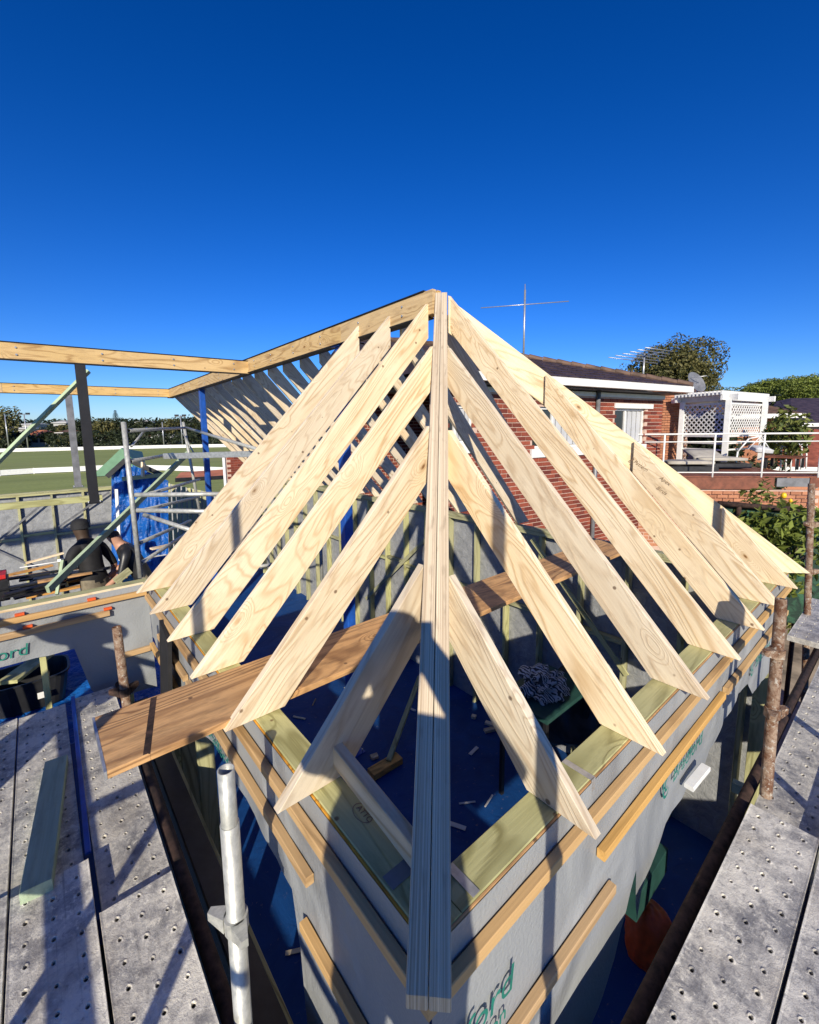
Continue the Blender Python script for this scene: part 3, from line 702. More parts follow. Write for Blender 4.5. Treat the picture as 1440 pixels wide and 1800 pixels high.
# ------------------------------------------------------------------ scaffold tubes
def coupler(parent, c, r, mat, ang=0):
    K = MB()
    K.tube((c[0], c[1], c[2]-.03), (c[0], c[1], c[2]+.03), r+.010, 14)
    for k in (0, 1):
        a = ang+k*math.pi*.75; d = Vector((math.cos(a), math.sin(a), 0)); s = Vector((-d.y, d.x, 0)); p = Vector(c)
        K.add([tuple(p+d*(r+.003)+s*x*.028+Vector((0, 0, z))) for x, z in ((-1, -.03), (1, -.03), (1, .03), (-1, .03))] +
              [tuple(p+d*(r+.075)+s*x*.012+Vector((0, 0, z+.012))) for x, z in ((-1, -.015), (1, -.015), (1, .018), (-1, .018))],
              [[0, 1, 5, 4], [1, 2, 6, 5], [2, 3, 7, 6], [3, 0, 4, 7], [4, 5, 6, 7], [3, 2, 1, 0]])
    return K.build('coupler', mat, parent)
def pole(px0, py0, d0_, px1, py1, d1_, label, mat, cps, cmat):
    t, b_ = at(px0, py0, d0_), at(px1, py1, d1_); q = t+(b_-t)*((GROUND-t.z)/(b_.z-t.z))
    E = empty('scaffold_pole', (q.x, q.y, GROUND), label, 'pole')
    tube('tube', q, t, TR_, M[mat], E)
    for z, an in cps: coupler(E, tuple(t+(b_-t)*((z-t.z)/(b_.z-t.z))), TR_, M[cmat], an)
    return E, t, q
t = at(397, 1352, 1.58); q = Vector((t.x-.012, t.y-.02, GROUND))
P1 = empty('scaffold_pole', tuple(q), 'pale galvanised scaffold pole in the lower left foreground', 'pole')
sp = t+(q-t)*.045
tube('outer_tube', q, sp, .0335, M['galv'], P1); tube('inner_tube', sp-Vector((0, 0, .3)), t, .0295, M['galv'], P1)
cz_ = at(405, 1662, 1.58).z; coupler(P1, tuple(t+(q-t)*((cz_-t.z)/(q.z-t.z))), .0335, M['galv'], 2.3)
pole(205, 1102, 3.45, 222, 1235, 3.5, 'short rusty pole standing left of the brown board', 'rust', ((-.62, .4),), 'darkrust')
pole(1374, 1052, 2.75, 1351, 1340, 2.72, 'flaky rusty pole at the right wall beside the walkway', 'rust', ((.02, .3), (-.34, 3.3)), 'rust')
pole(1427, 850, 4.9, 1419, 1085, 4.92, 'rusty pole at the right edge in front of the lemon tree', 'rust', ((.32, 2.8), (-.2, 2.8)), 'rust')
def loose_tube(name, p0, p1, mat, label, r=.0322, cat='scaffold tube', group=None): return tag(tube(name, p0, p1, r, mat), label, cat, group)
loose_tube('scaffold_tube', (-.5, -.392, -.87), (6.0, -.385, -.87), M['darkrust'], 'dark rusty tube along the inner edge of right walkway')
loose_tube('scaffold_tube', (-.492, -2.0, -.88), (-.478, 3.7, -.88), M['darkrust'], 'dark rusty tube along the inner edge of left walkway')
# outer standards and guard rails behind and beside the camera
for x, y, zt, lab in ((-1.88, -.59, 1.09, 'outer left scaffold standard with open top beside the photographer'),
                      (-1.87, .20, 2.6, 'tall outer left scaffold standard'), (-2.15, 3.0, 2.0, 'outer left scaffold standard beyond the board'),
                      (-.34, -1.10, 2.6, 'scaffold standard at the corner behind the photographer'),
                      (2.24, -.92, 1.2, 'outer right scaffold standard past the picture edge'), (3.25, -.69, 1.6, 'second outer right scaffold standard')):
    loose_tube('scaffold_standard', (x, y, GROUND), (x, y, zt), M['galv'], lab, cat='pole')
loose_tube('guard_rail', (-1.92, -2.2, -.08), (-1.92, 3.6, -.08), M['galv'], 'lower guard rail along the outer left side', .045, cat='rail')
loose_tube('guard_rail', (-2.18, -2.2, .62), (-2.18, 3.6, .62), M['galv'], 'upper guard rail along the outer left side', cat='rail')
loose_tube('guard_rail', (-2.3, .62, .10), (-1.15, .62, .10), M['galv'], 'short cross rail over the left walkway edge', cat='rail')
# lower wall strip beside the left walkway
LP = empty('low_wall', (-.34, 2.0, FLOOR), 'low wrapped wall edge in the gap beside the left scaffold', 'wall')
box('plate', (-.385, .05, -1.16), (-.265, 3.7, -1.10), M['dark'], LP); box('plate', (-.255, .05, -1.40), (-.19, 3.7, -1.34), M['treated'], LP)
wrap_sheet('building_wrap', lambda u, z, b: (-.395-.12*max(0, -1.1-z)-abs(b), u, z), .1, 3.6, -1.085, lambda u: -1.9, M['wrap'], LP, 40, 8, .006, 3)
lettering('printed_lettering', 'Bradford', (-.44, 1.75, -1.40), (0, -1, 0), (-.12, 0, 1), .19, M['print'], LP, .12, .0004)
for i in range(6): box('stud', (-.375, .1+i*.6, FLOOR), (-.30, .145+i*.6, -1.162), M['treated'], LP)

# ------------------------------------------------------------------ scaffold tower in the wing
TW = empty('scaffold_tower', (0, 6.4, FLOOR), 'galvanised scaffold tower left of the nearest rafters', 'scaffold')
pa = (-.17, 4.34); pb = (.72, 7.6)
def TT(a, b, r=.0322, mat='galv'): tube('tube', a, b, r, M[mat], TW)
TT(at(247, 1015, 6.07), at(217, 742, 5.93)); TT(at(322, 742, 10.13), at(352, 905, 10.27), .032)
TT(at(226, 757, 6.00), at(325, 752, 10.00), .028); TT(at(328, 752, 9.93), at(470, 795, 6.13), .029)
TT(at(229, 811, 6.00), at(304, 798, 9.87), .028); TT(at(238, 870, 6.00), at(420, 868, 6.13), .031)
TT(at(241, 897, 6.00), at(420, 900, 6.00), .031); TT(at(254, 905, 6.00), at(360, 940, 5.60), .029)
TT(at(244, 955, 6.13), at(335, 915, 9.33), .028); TT(at(262, 868, 6.67), at(350, 843, 9.87), .028); TT(at(255, 896, 6.67), at(350, 873, 9.87), .028)
TT(at(231, 785, 6.00), at(258, 752, 7.07), .016); TT(at(340, 795, 9.60), at(322, 762, 10.00), .016); TT(at(248, 990, 6.13), at(340, 930, 8.80), .028)
TT(at(562, 905, 6.93), at(566, 1020, 6.93), .027); TT(at(500, 990, 6.67), at(420, 1000, 6.40), .027)
bar('ladder_beam', at(289, 802, 7.47), at(470, 797, 6.93), .05, .095, M['zinc'], TW)
tag(bar('loose_board', at(45, 990, 8.80), at(112, 972, 9.20), .10, .03, M['pine'], None), 'pale board lying on trestles behind the low wall', 'board')
tag(tube('white_pipe', at(35, 998, 8.27), at(118, 985, 8.53), .012, M['white'], None, 8, False), 'thin white pipe below the pale board', 'pipe')
tag(bar('timber_offcut', at(203, 1022, 6.13), at(228, 1003, 6.33), .10, .045, M['treated'], None, up=(.5, .8, .1)), 'pale timber wedge on top of the low wall', 'timber')
tag(bar('loose_board', at(266, 965, 7.47), at(298, 958, 7.73), .10, .03, M['pine'], None), 'short pink board inside the scaffold tower', 'board')
tag(bar('loose_board', at(262, 980, 7.33), at(292, 975, 7.60), .012, .02, M['white'], None), 'white strip inside the scaffold tower', 'strip')
TR = empty('trestle', tuple(at(108, 1010, 7.47)), 'pale green trestle leg beside the worker', 'trestle')
bar('leg', at(110, 985, 7.47), at(100, 1045, 7.20), .045, .045, M['treated_pale'], TR); bar('leg', at(112, 985, 7.67), at(120, 1045, 7.87), .045, .045, M['treated_pale'], TR)
bar('top_rail', at(104, 985, 7.47), at(124, 982, 7.87), .05, .04, M['white'], TR)

# ------------------------------------------------------------------ dormer with blue tarpaulin
GD = empty('gabled_dormer', tuple(at(235, 850, 10.20)), 'small green roofed gable hung with blue tarpaulin behind the scaffold tower', 'dormer')
ap0 = at(222, 790, 10.20); ev0 = at(163, 832, 10.00); ap1 = at(243, 785, 12.00)
def quad(name, ps, mat, parent, thick=None):
    off = parent.location if parent else Vector((0, 0, 0)); ps = [Vector(p) for p in ps]
    nn = (ps[1]-ps[0]).cross(ps[3]-ps[0]).normalized()*(thick or .027)
    vs = [p-off for p in ps]+[p-off-nn for p in ps]
    return mesh(name, vs, [[0, 1, 2, 3], [7, 6, 5, 4], [0, 4, 5, 1], [1, 5, 6, 2], [2, 6, 7, 3], [3, 7, 4, 0]], mat, parent)
quad('roof_slope', [at(160, 838, 9.90), at(190, 836, 9.90), at(222, 812, 10.00), at(214, 787, 10.10)], M['green_sheet'], GD)
quad('roof_slope', [at(214, 787, 10.10), at(222, 812, 10.00), at(262, 838, 10.10), at(250, 794, 11.20)], M['green_sheet'], GD)
bar('barge_board', at(188, 838, 9.85), at(221, 808, 9.95), .03, .10, M['dark'], GD); bar('barge_board', at(221, 806, 9.95), at(292, 838, 10.20), .03, .10, M['dark'], GD)
bar('collar_tie', at(215, 842, 9.80), at(292, 834, 10.00), .045, .09, M['treated'], GD); bar('king_post', at(251, 838, 9.80), at(251, 812, 9.80), .045, .07, M['pine'], GD)
vs, fs = [], []
NU, NV = 36, 60; rr = random.Random(5)
for i in range(NU+1):
    for j in range(NV+1):
        u, v = i/NU, j/NV
        px = 196+u*100; top = 812+abs(u-.25)*44; py = top+v*(1012-top); 
        d = 10.05+.18*mnoise.noise((u*7, v*2.2, .7))+.10*mnoise.noise((u*16, v*7, 2.7))
        vs.append(at(px, py, d)-GD.location)
for i in range(NU):
    for j in range(NV):
        a = i*(NV+1)+j; fs.append([a, a+1, a+NV+2, a+NV+1])
mesh('tarpaulin', vs, fs, M['tarp'], GD, True)
bar('post', at(205, 860, 9.60), at(212, 985, 9.60), .06, .06, M['white'], GD); 
# clutter beyond the low wall and around the workers
def lump(name, c, sx_, sy_, sz_, mat, label, cat, seed, n=2, amp=.25, kind=None):
    bm = bmesh.new(); bmesh.ops.create_icosphere(bm, subdivisions=n+1, radius=1)
    for v in bm.verts:
        k = 1+amp*mnoise.noise((v.co.x*1.7+seed, v.co.y*1.7, v.co.z*1.7))+amp*.5*mnoise.noise((v.co.x*5+seed, v.co.y*5, v.co.z*5))
        v.co = Vector((v.co.x*sx_*k, v.co.y*sy_*k, max(v.co.z, -.55)*sz_*k))
    me = bpy.data.meshes.new(name); bm.to_mesh(me); bm.free()
    me.polygons.foreach_set('use_smooth', [True]*len(me.polygons))
    o = link(name, me, mat); o.location = c
    if label: tag(o, label, cat)
    return o
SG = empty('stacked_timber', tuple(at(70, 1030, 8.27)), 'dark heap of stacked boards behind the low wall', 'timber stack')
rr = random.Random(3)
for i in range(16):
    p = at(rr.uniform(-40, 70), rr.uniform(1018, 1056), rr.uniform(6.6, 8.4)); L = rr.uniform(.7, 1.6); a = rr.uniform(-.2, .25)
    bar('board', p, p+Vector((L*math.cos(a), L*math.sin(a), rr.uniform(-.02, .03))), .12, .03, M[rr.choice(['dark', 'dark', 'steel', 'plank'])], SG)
tp = at(-14, 1040, 7.4)
TB_ = empty('tool_box', tuple(tp), 'black tool box with a red lid at the left edge', 'tool box')
box('body', (tp.x-.3, tp.y-.2, tp.z-.15), (tp.x+.22, tp.y+.2, tp.z+.22), M['dark'], TB_, .03); box('lid', (tp.x-.31, tp.y-.21, tp.z+.222), (tp.x+.2, tp.y+.21, tp.z+.30), M['red'], TB_, .02); box('handle', (tp.x-.2, tp.y-.02, tp.z+.301), (tp.x+.1, tp.y+.02, tp.z+.34), M['dark'], TB_, .01)
# tub, level and offcut at the far end of the left walkway
def tub(name, c, r0, r1, h, mat, label, cat, n=28, rim=.012, sq=1.0):
    vs, fs = [], []
    prof = [(0, 0), (r0, 0), (r1, h), (r1+rim, h), (r1+rim, h+.015), (r1-.008, h+.015), (r0-.008, .02), (0, .02)]
    for r, z in prof:
        for i in range(n):
            a = 2*math.pi*i/n; e = (abs(math.cos(a))**sq, abs(math.sin(a))**sq)
            vs.append((r*math.copysign(e[0], math.cos(a)), r*.78*math.copysign(e[1], math.sin(a)), z))
    for k in range(len(prof)-1):
        for i in range(n): fs.append([k*n+i, k*n+(i+1) % n, (k+1)*n+(i+1) % n, (k+1)*n+i])
    o = mesh(name, vs, fs, mat); o.location = c
    for p in o.data.polygons: p.use_smooth = False
    return tag(o, label, cat)
t = tub('storage_tub', onz(55, 1232, -1.15), .26, .31, .28, M['dark'], 'black tub of offcuts beyond the left walkway', 'tub', sq=.5)
o = box('paper_label', (0, 0, 0), (.07, .002, .06), M['white'], None); o.parent = t; o.location = (.06, -.285, .16)
tb = onz(55, 1225, -1.15)
tag(bar('timber_offcut', onz(12, 1200, -.72), onz(80, 1150, -.75), .16, .03, M['treated'], None), 'pale cut board end leaning in the black tub', 'timber')
tag(bar('spirit_level', onz(140, 1135, -.95), onz(176, 1195, -.95), .07, .03, M['yellow'], None), 'yellow level lying at the end of the left walkway', 'level')
TP = []
vs, fs = [], []
for i in range(31):
    for j in range(25):
        x = -3.2+i*.11; y = 3.66+j*.075
        vs.append((x, y, -1.25+.25*(j/24)+.05*mnoise.noise((x*3, y*3, 1))))
for i in range(30):
    for j in range(24): a = i*25+j; fs.append([a, a+25, a+26, a+1])
tag(mesh('blue_tarpaulin', vs, fs, M['tarp'], None, True), 'crumpled blue tarpaulin between walkway end and low wall', 'tarpaulin')
tag(quad('black_flap', [(-.20, 3.0, -.1), (-.22, 2.62, -.14), (-.28, 2.55, -.95), (-.26, 2.95, -.95)], M['black'], None), 'black membrane flap hanging on the left wall', 'membrane')

# unseen fence added on the sun side to block low sun under the scaffold
BF = empty('sun_block_fence', (-2.6, -2.6, GROUND), 'unseen tall grey sheet fence added behind the scaffold to block low sun', 'fence')
for i in range(11): box('fence_sheet', (-2.62, -2.6+i*1.03, GROUND), (-2.58, -2.6+i*1.03+1.0, -.98), M['steel_grey'], BF); 
for i in range(11): box('fence_sheet', (-2.5+i*1.03, -2.62, GROUND), (-2.5+i*1.03+1.0, -2.58, -.98), M['steel_grey'], BF)
for i in range(12): box('fence_post', (-2.65, -2.64+i*1.03, GROUND), (-2.55, -2.60+i*1.03, -.95), M['steel'], BF); box('fence_post', (-2.535+i*1.03, -2.65, GROUND), (-2.505+i*1.03, -2.55, -.95), M['steel'], BF)
# ------------------------------------------------------------------ things on the floor inside
BR = empty('floor_brace', tuple(onz(680, 1345, FLOOR)), 'timber prop with a foot block standing on the blue floor', 'prop')
bar('foot', onz(652, 1362, FLOOR+.05)+Vector((0, 0, 0)), onz(702, 1332, FLOOR+.05), .16, .09, M['plank'], BR)
bar('shaft', onz(683, 1338, FLOOR+.1), onz(738, 1190, FLOOR+.45), .07, .045, M['treated'], BR)
tag(bar('timber_offcut', onz(652, 1332, FLOOR+.03), onz(664, 1328, FLOOR+.03), .08, .04, M['pine_pale'], None), 'small pale block beside the floor prop', 'timber')
for i, (x, y, lab) in enumerate(((852, 1285, 'tan offcut on the blue floor right of the hip'), (832, 1262, 'brown offcut on the blue floor near the hip'), (868, 1275, 'third offcut on the blue floor'))):
    p = onz(x, y, FLOOR+.03); tag(bar('timber_offcut', p, p+Vector((.16-.1*i, -.07+.1*i, 0)), .07, .04, M['pine' if i else 'pine_pale'], None), lab, 'timber')
lit = MB(); rl_ = random.Random(44)
for i in range(28):
    x, y = rl_.uniform(.1, 4.2), rl_.uniform(.1, 6.5)**1; a = rl_.uniform(0, 3.14); L = rl_.uniform(.02, .10)*(2.4 if y > 2 else 1); d_ = Vector((math.cos(a), math.sin(a), 0))
    z = FLOOR+.012; lit.bar(Vector((x, y, z)), Vector((x, y, z+rl_.uniform(0, .01)))+d_*L, rl_.uniform(.015, .07), rl_.uniform(.006, .02))
o = lit.build('floor_litter', M['litter']); tag(o, 'scattered offcuts and scraps over the blue floor', 'litter', kind='stuff')
# sawn stock with a crumpled cloth on top
cp = onz(955, 1205, -1.75)
ST = empty('saw_stand', (cp.x, cp.y, FLOOR), 'dark bench inside the frame under the striped cloth', 'bench')
box('top', (cp.x-.45, cp.y-.35, -1.88), (cp.x+.6, cp.y+.35, -1.83), M['darkgreen'], ST)
for a, b in ((-.4, -.3), (.55, -.3), (-.4, .3), (.55, .3)): box('leg', (cp.x+a-.025, cp.y+b-.025, FLOOR), (cp.x+a+.025, cp.y+b+.025, -1.881), M['steel'], ST)
g = N('striped_cloth'); wv = g.n('TexWave'); wv.inputs['Scale'].default_value = 9; wv.inputs['Distortion'].default_value = 9; wv.inputs['Detail'].default_value = 2
g.l(g.coord('Object', (1, 1, 1)), wv.inputs['Vector']); M['cloth'] = g.done(g.ramp(wv.outputs[0], [(.42, .55), (.58, .05)]), .85)
lump('crumpled_cloth', (cp.x, cp.y, -1.74), .26, .22, .17, M['cloth'], 'crumpled black and white cloth on the bench', 'cloth', 8, 4, .75)
lump('grey_cover', onz(1010, 1240, -2.5), .65, .6, .6, M['dark'], 'dark speckled cover heaped inside the right wall', 'cover', 12, 3, .3)
# outside, below the right wall
lump('orange_bag', onz(1142, 1650, -3.1), .22, .20, .32, M['orange'], 'orange bag in shade below the right wall', 'bag', 2, 4, .10)
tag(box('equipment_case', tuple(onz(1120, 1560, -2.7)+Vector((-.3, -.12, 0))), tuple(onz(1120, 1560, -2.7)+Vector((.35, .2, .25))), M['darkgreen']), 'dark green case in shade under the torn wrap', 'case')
tag(sheet('blue_sheet', -.48, -.2, .4, 3.6, -3.15, M['tarp'], None, 20, 4), 'blue sheet lying below the gap beside the left wall', 'tarpaulin')
tag(sheet('shade_sheet', -.6, 6.5, -2.4, -.17, -3.6, M['black'], None, 20, 4), 'black sheet added as shade below the right wall', 'sheet')  # black colour put in for the deep shade of the right gap
tag(sheet('shade_sheet', -2.4, -.95, -2.4, 3.6, -3.6, M['black'], None, 20, 4), 'black sheet added as shade under the left walkway', 'sheet')  # likewise darkens what lies beneath the left deck
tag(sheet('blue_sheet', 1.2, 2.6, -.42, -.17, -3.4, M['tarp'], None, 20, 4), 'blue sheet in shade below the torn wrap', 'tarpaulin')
tag(bar('timber_offcut', onz(1288, 1380, -1.6), onz(1310, 1390, -1.6), .06, .09, M['treated_pale'], None), 'pale green block in the dark right hand gap', 'timber')
tag(bar('white_offcut', Vector((1.80, -.22, -.62)), Vector((2.02, -.24, -.60)), .05, .03, M['white'], None), 'white strip sticking out under the printed wrap', 'strip')

# ------------------------------------------------------------------ people
def person(name, joints, bones, mats, label, loc):
    """joints: name -> (pos, radius); bones: (a, b, material index); one skinned mesh, materials by nearest bone"""
    names = list(joints); idx = {n: i for i, n in enumerate(names)}
    me = bpy.data.meshes.new(name); me.from_pydata([tuple(joints[n][0]) for n in names], [(idx[a], idx[b]) for a, b, _ in bones], [])
    o = bpy.data.objects.new(name, me); COL.objects.link(o)
    md = o.modifiers.new('skin', 'SKIN'); md.use_smooth_shade = True
    for i, n in enumerate(names):
        r = joints[n][1]; me.skin_vertices[0].data[i].radius = (r, r) if not isinstance(r, tuple) else r
        me.skin_vertices[0].data[i].use_root = (n == 'pelvis')
    sb = o.modifiers.new('sub', 'SUBSURF'); sb.levels = 2; sb.render_levels = 2
    dg = bpy.context.evaluated_depsgraph_get(); m2 = bpy.data.meshes.new_from_object(o.evaluated_get(dg))
    bpy.data.objects.remove(o); bpy.data.meshes.remove(me)
    for m in mats: m2.materials.append(m)
    segs = [(Vector(joints[a][0]), Vector(joints[b][0]), mi) for a, b, mi in bones]
    for p in m2.polygons:
        best = 1e9
        for a, b, mi in segs:
            d = b-a; t = max(0, min(1, (p.center-a).dot(d)/max(1e-9, d.length_squared))); q = (a+d*t-p.center).length
            if q < best: best = q; p.material_index = mi
        p.use_smooth = True
    o = bpy.data.objects.new(name, m2); COL.objects.link(o); o.location = loc
    return tag(o, label, 'person')
def figure(f, r, hgt, arms, lean=0.0, bend=.0, bulk=1.0):
    "standing figure facing plan direction f; r = right hand direction; arms = (left elbow, left hand, right elbow, right hand) offsets as (right, forward, up)"
    f = Vector((*f, 0)).normalized(); r = Vector((f.y, -f.x, 0)); s = hgt/1.78
    def V(a, b, c): return (r*a+f*b)*s+Vector((0, 0, c*s))
    J = {'pelvis': (V(0, 0, .95), .145*s*bulk), 'belly': (V(0, lean*.15, 1.12), .135*s*bulk), 'chest': (V(0, lean*.35, 1.32), .155*s*bulk), 'neck0': (V(0, lean*.5, 1.47), .085*s*bulk),
         'neck': (V(0, lean*.58, 1.54), .058*s), 'head': (V(0, lean*.68+.02, 1.65), .098*s), 'crown': (V(0, lean*.72+.01, 1.73), .085*s)}
    B = [('pelvis', 'belly', 0), ('belly', 'chest', 0), ('chest', 'neck0', 0), ('neck0', 'neck', 1), ('neck', 'head', 1), ('head', 'crown', 2)]
    for sd, nm, e, h in ((-1, 'l', arms[0], arms[1]), (1, 'r', arms[2], arms[3])):
        J['sh'+nm] = (V(.185*sd, lean*.4, 1.42), .07*s*bulk**1.6); J['el'+nm] = (V(*e), .046*s*bulk**1.8); J['wr'+nm] = (V(*h), .032*s*bulk)
        d = (J['wr'+nm][0]-J['el'+nm][0]).normalized(); J['ha'+nm] = (J['wr'+nm][0]+d*.07*s, .038*s)
        B += [('neck0', 'sh'+nm, 0), ('sh'+nm, 'el'+nm, 0), ('el'+nm, 'wr'+nm, 1), ('wr'+nm, 'ha'+nm, 1)]
        q = r*.022*s; tip = J['ha'+nm][0]
        for i, (o_, L_) in enumerate(((-1.35, .075), (-.45, .085), (.45, .082), (1.35, .062))):
            n_ = 'f%d%s' % (i, nm); J[n_] = (tip+q*o_+d*L_*.6*s, .0105*s); J[n_+'t'] = (tip+q*o_*.9+d*L_*s-Vector((0, 0, .02*s)), .0085*s)
            B += [('ha'+nm, n_, 1), (n_, n_+'t', 1)]
        th = J['wr'+nm][0]+d*.03*s-q*1.8*sd; J['th'+nm] = (th+d*.03*s, .012*s); J['tt'+nm] = (th+d*.065*s-q*.3*sd, .010*s)
        B += [('wr'+nm, 'th'+nm, 1), ('th'+nm, 'tt'+nm, 1)]
        kn = V(.10*sd, .02+bend, .50); J['hp'+nm] = (V(.095*sd, 0, .90), .105*s); J['kn'+nm] = (kn, .068*s); J['an'+nm] = (V(.11*sd, -.02, .09), .045*s); J['to'+nm] = (V(.125*sd, .16, .04), .04*s)
        B += [('pelvis', 'hp'+nm, 3), ('hp'+nm, 'kn'+nm, 3), ('kn'+nm, 'an'+nm, 3), ('an'+nm, 'to'+nm, 4)]
    return J, B, J['crown'][0], f, s
def hat(parent, c, s, mat, brim=.17, peak=None):
    vs, fs = [], []; n = 20
    prof = [(brim, -.005), (brim, .004), (.108, .012), (.105, .06), (.085, .105), (.04, .125), (.0, .128)]
    for r, z in prof:
        for i in range(n):
            a = 2*math.pi*i/n; vs.append(((r*math.cos(a))*s+c[0], r*math.sin(a)*s+c[1], z*s+c[2]))
    for k in range(len(prof)-1):
        for i in range(n): fs.append([k*n+i, k*n+(i+1) % n, (k+1)*n+(i+1) % n, (k+1)*n+i])
    return mesh('hat', vs, fs, mat, parent, True)
# photographer behind the camera, holding the phone
ph = Vector((CX, CY, 0)); fd = Vector((math.cos(HEAD), math.sin(HEAD), 0)); rd = Vector((fd.y, -fd.x, 0))
base = ph-fd*.42-rd*.07
zb = ZD+.004
hz = (CZ-zb)/1.0
J, B, cr, f_, s_ = figure((fd.x, fd.y), None, 2.37, ((-.25, .14, 1.34), (-.08, .27, 1.57), (.36, .12, 1.24), (.12, .27, 1.57)), 0, 0, 1.36)
o = person('person', J, B, [M['black'], M['skin'], M['hair'], M['khaki'], M['dark']], 'person in black holding up a phone on the scaffold corner', (base.x, base.y, zb))
hat(o, cr-Vector((0, 0, .03)), 1.33, M['black'], .135)
# phone, just behind the viewpoint
PH = empty('phone', (CX-fd.x*.02, CY-fd.y*.02, CZ), 'black phone held up by the photographer', 'phone')
bar('case', CAM-fd*.016-rd*.055-Vector((0, 0, .02)), CAM-fd*.016+rd*.095-Vector((0, 0, .02)), .009, .073, M['dark'], PH, c=.003)
# worker out of frame on the left walkway
J, B, cr, f_, s_ = figure((.3, .95), None, 2.3, ((-.27, .10, 1.15), (-.25, .30, 1.05), (.27, .12, 1.15), (.25, .34, 1.10)), .05)
o = person('person', J, B, [M['khaki'], M['skin'], M['hair'], M['black'], M['dark']], 'worker in a brimmed hat outside the left edge', (-2.40, 1.70, -1.30))
hat(o, cr-Vector((0, 0, .05)), 1.33, M['khaki'], .19)
# worker in black behind the low wall
wp = at(166, 1000, 7.9)
J, B, cr, f_, s_ = figure((-.55, .83), None, 2.45, ((-.30, .12, 1.12), (-.22, .34, 1.00), (.30, .02, 1.14), (.36, .14, .90)), .22)
B = [(a_, b_, 2 if a_ in ('neck', 'neck0') and b_ in ('neck', 'head') else m_) for a_, b_, m_ in B]
zt = at(160, 908, 7.9).z-cr.z-.13
o = person('person', J, B, [M['black'], M['skin'], M['hair'], M['khaki'], M['dark']], 'worker in black shirt and cap standing behind the low wall', (wp.x, wp.y, zt))
hat(o, cr-Vector((0, 0, .06)), 1.3, M['black'], .115)
WPZ = zt
PL = empty('work_platform', (wp.x, wp.y, FLOOR), 'board platform under the workers behind the low wall', 'platform')
box('deck', (wp.x-1.2, wp.y-.35, zt-.045), (wp.x+1.8, wp.y+.9, zt-.003), M['plank'], PL)
for a, b in ((-1.1, -.3), (1.7, -.3), (-1.1, .8), (1.7, .8)): box('leg', (wp.x+a-.03, wp.y+b-.03, FLOOR), (wp.x+a+.03, wp.y+b+.03, zt-.046), M['steel'], PL)
wp = at(256, 1000, 8.3)
J, B, cr, f_, s_ = figure((-.9, .2), None, 2.3, ((-.26, .28, 1.15), (-.2, .45, 1.0), (.26, .3, 1.15), (.2, .5, 1.02)), .5)
o = person('person', J, B, [M['dark'], M['skin'], M['hair'], M['khaki'], M['dark']], 'worker with brown hair stooping behind the scaffold tower', (wp.x, wp.y, WPZ-.0))
# ------------------------------------------------------------------ framing units to metres (about the wall corner, camera too: near group in effect scaled about the camera)
for o in list(COL.objects):
    if o.parent is None and o.type in ('MESH', 'EMPTY'): o.matrix_basis = Matrix.Scale(UNIT, 4) @ o.matrix_basis
CAM = CAM*UNIT; FLOOR *= UNIT; GROUND *= UNIT
#PART4
# ------------------------------------------------------------------ sports field
FN = empty('field_fence', tuple(onz(60, 830, GROUND)), 'white boundary fence across the field, the nearer of two', 'fence')
def fence(E, pts, h, th=.06, mat='white', post=2.5):
    for a, b in zip(pts, pts[1:]):
        a, b = Vector(a), Vector(b)
        bar('panel', a+Vector((0, 0, h*.55)), b+Vector((0, 0, h*.55)), th, h*.9, M[mat], E)
        n = max(1, int((b-a).length/post))
        for i in range(n):
            p = a.lerp(b, i/n); box('post', (p.x-.05, p.y-.05, GROUND), (p.x+.05, p.y+.05, GROUND+h*1.04), M[mat], E)
near = [onz(x, y, GROUND) for x, y in ((-120, 846), (0, 837), (60, 833), (130, 830), (200, 826), (300, 828), (400, 832), (520, 840))]
fence(FN, near, .62, post=6)
F2 = empty('field_fence', tuple(onz(60, 793, GROUND)), 'white boundary fence on the far side of the field', 'fence')
far = [onz(x, y, GROUND) for x, y in ((-150, 796), (0, 795.5), (100, 793), (200, 790.5), (300, 788), (420, 786), (560, 785))]
fence(F2, far, .85, post=14)
# ------------------------------------------------------------------ trees
def crown_mesh(name, blobs, nleaf, size, mat, parent, seed, flat=.8):
    rr = random.Random(seed); vs, fs = [], []
    tot = sum(b[3]*b[4]*b[5] for b in blobs)**1
    wts = [(b[3]*b[4]*b[5])**.66 for b in blobs]; sw = sum(wts)
    for bl, w in zip(blobs, wts):
        bx, by, bz, rx, ry, rz_ = bl
        for _ in range(int(nleaf*w/sw)):
            while True:
                p = Vector((rr.uniform(-1, 1), rr.uniform(-1, 1), rr.uniform(-1, 1)))
                if .02 < p.length <= 1: break
            q = p.normalized()*(p.length**.45)
            k = 1+.35*mnoise.noise((q.x*2.4+bx, q.y*2.4+by, q.z*2.4+seed))
            c = Vector((bx+q.x*rx*k, by+q.y*ry*k, bz+q.z*rz_*k))
            if mnoise.noise((c.x*1.1/max(.3, rx)*2, c.y*1.1/max(.3, rx)*2, c.z*2.2/max(.3, rz_)+seed)) < -.34: continue
            s = size*rr.uniform(.6, 1.4)
            nn = (q*.7+Vector((rr.uniform(-1, 1), rr.uniform(-1, 1), rr.uniform(-.3, 1)))).normalized()
            t = nn.orthogonal().normalized(); t.rotate(Matrix.Rotation(rr.uniform(0, 6.28), 3, nn)); b2 = nn.cross(t)
            b = len(vs); vs += [c-t*s, c-b2*s*.45+nn*s*.1, c+t*s, c+b2*s*.45+nn*s*.1]; fs.append([b, b+1, b+2, b+3])
    off = parent.location
    return mesh(name, [v-off for v in vs], fs, mat, parent)
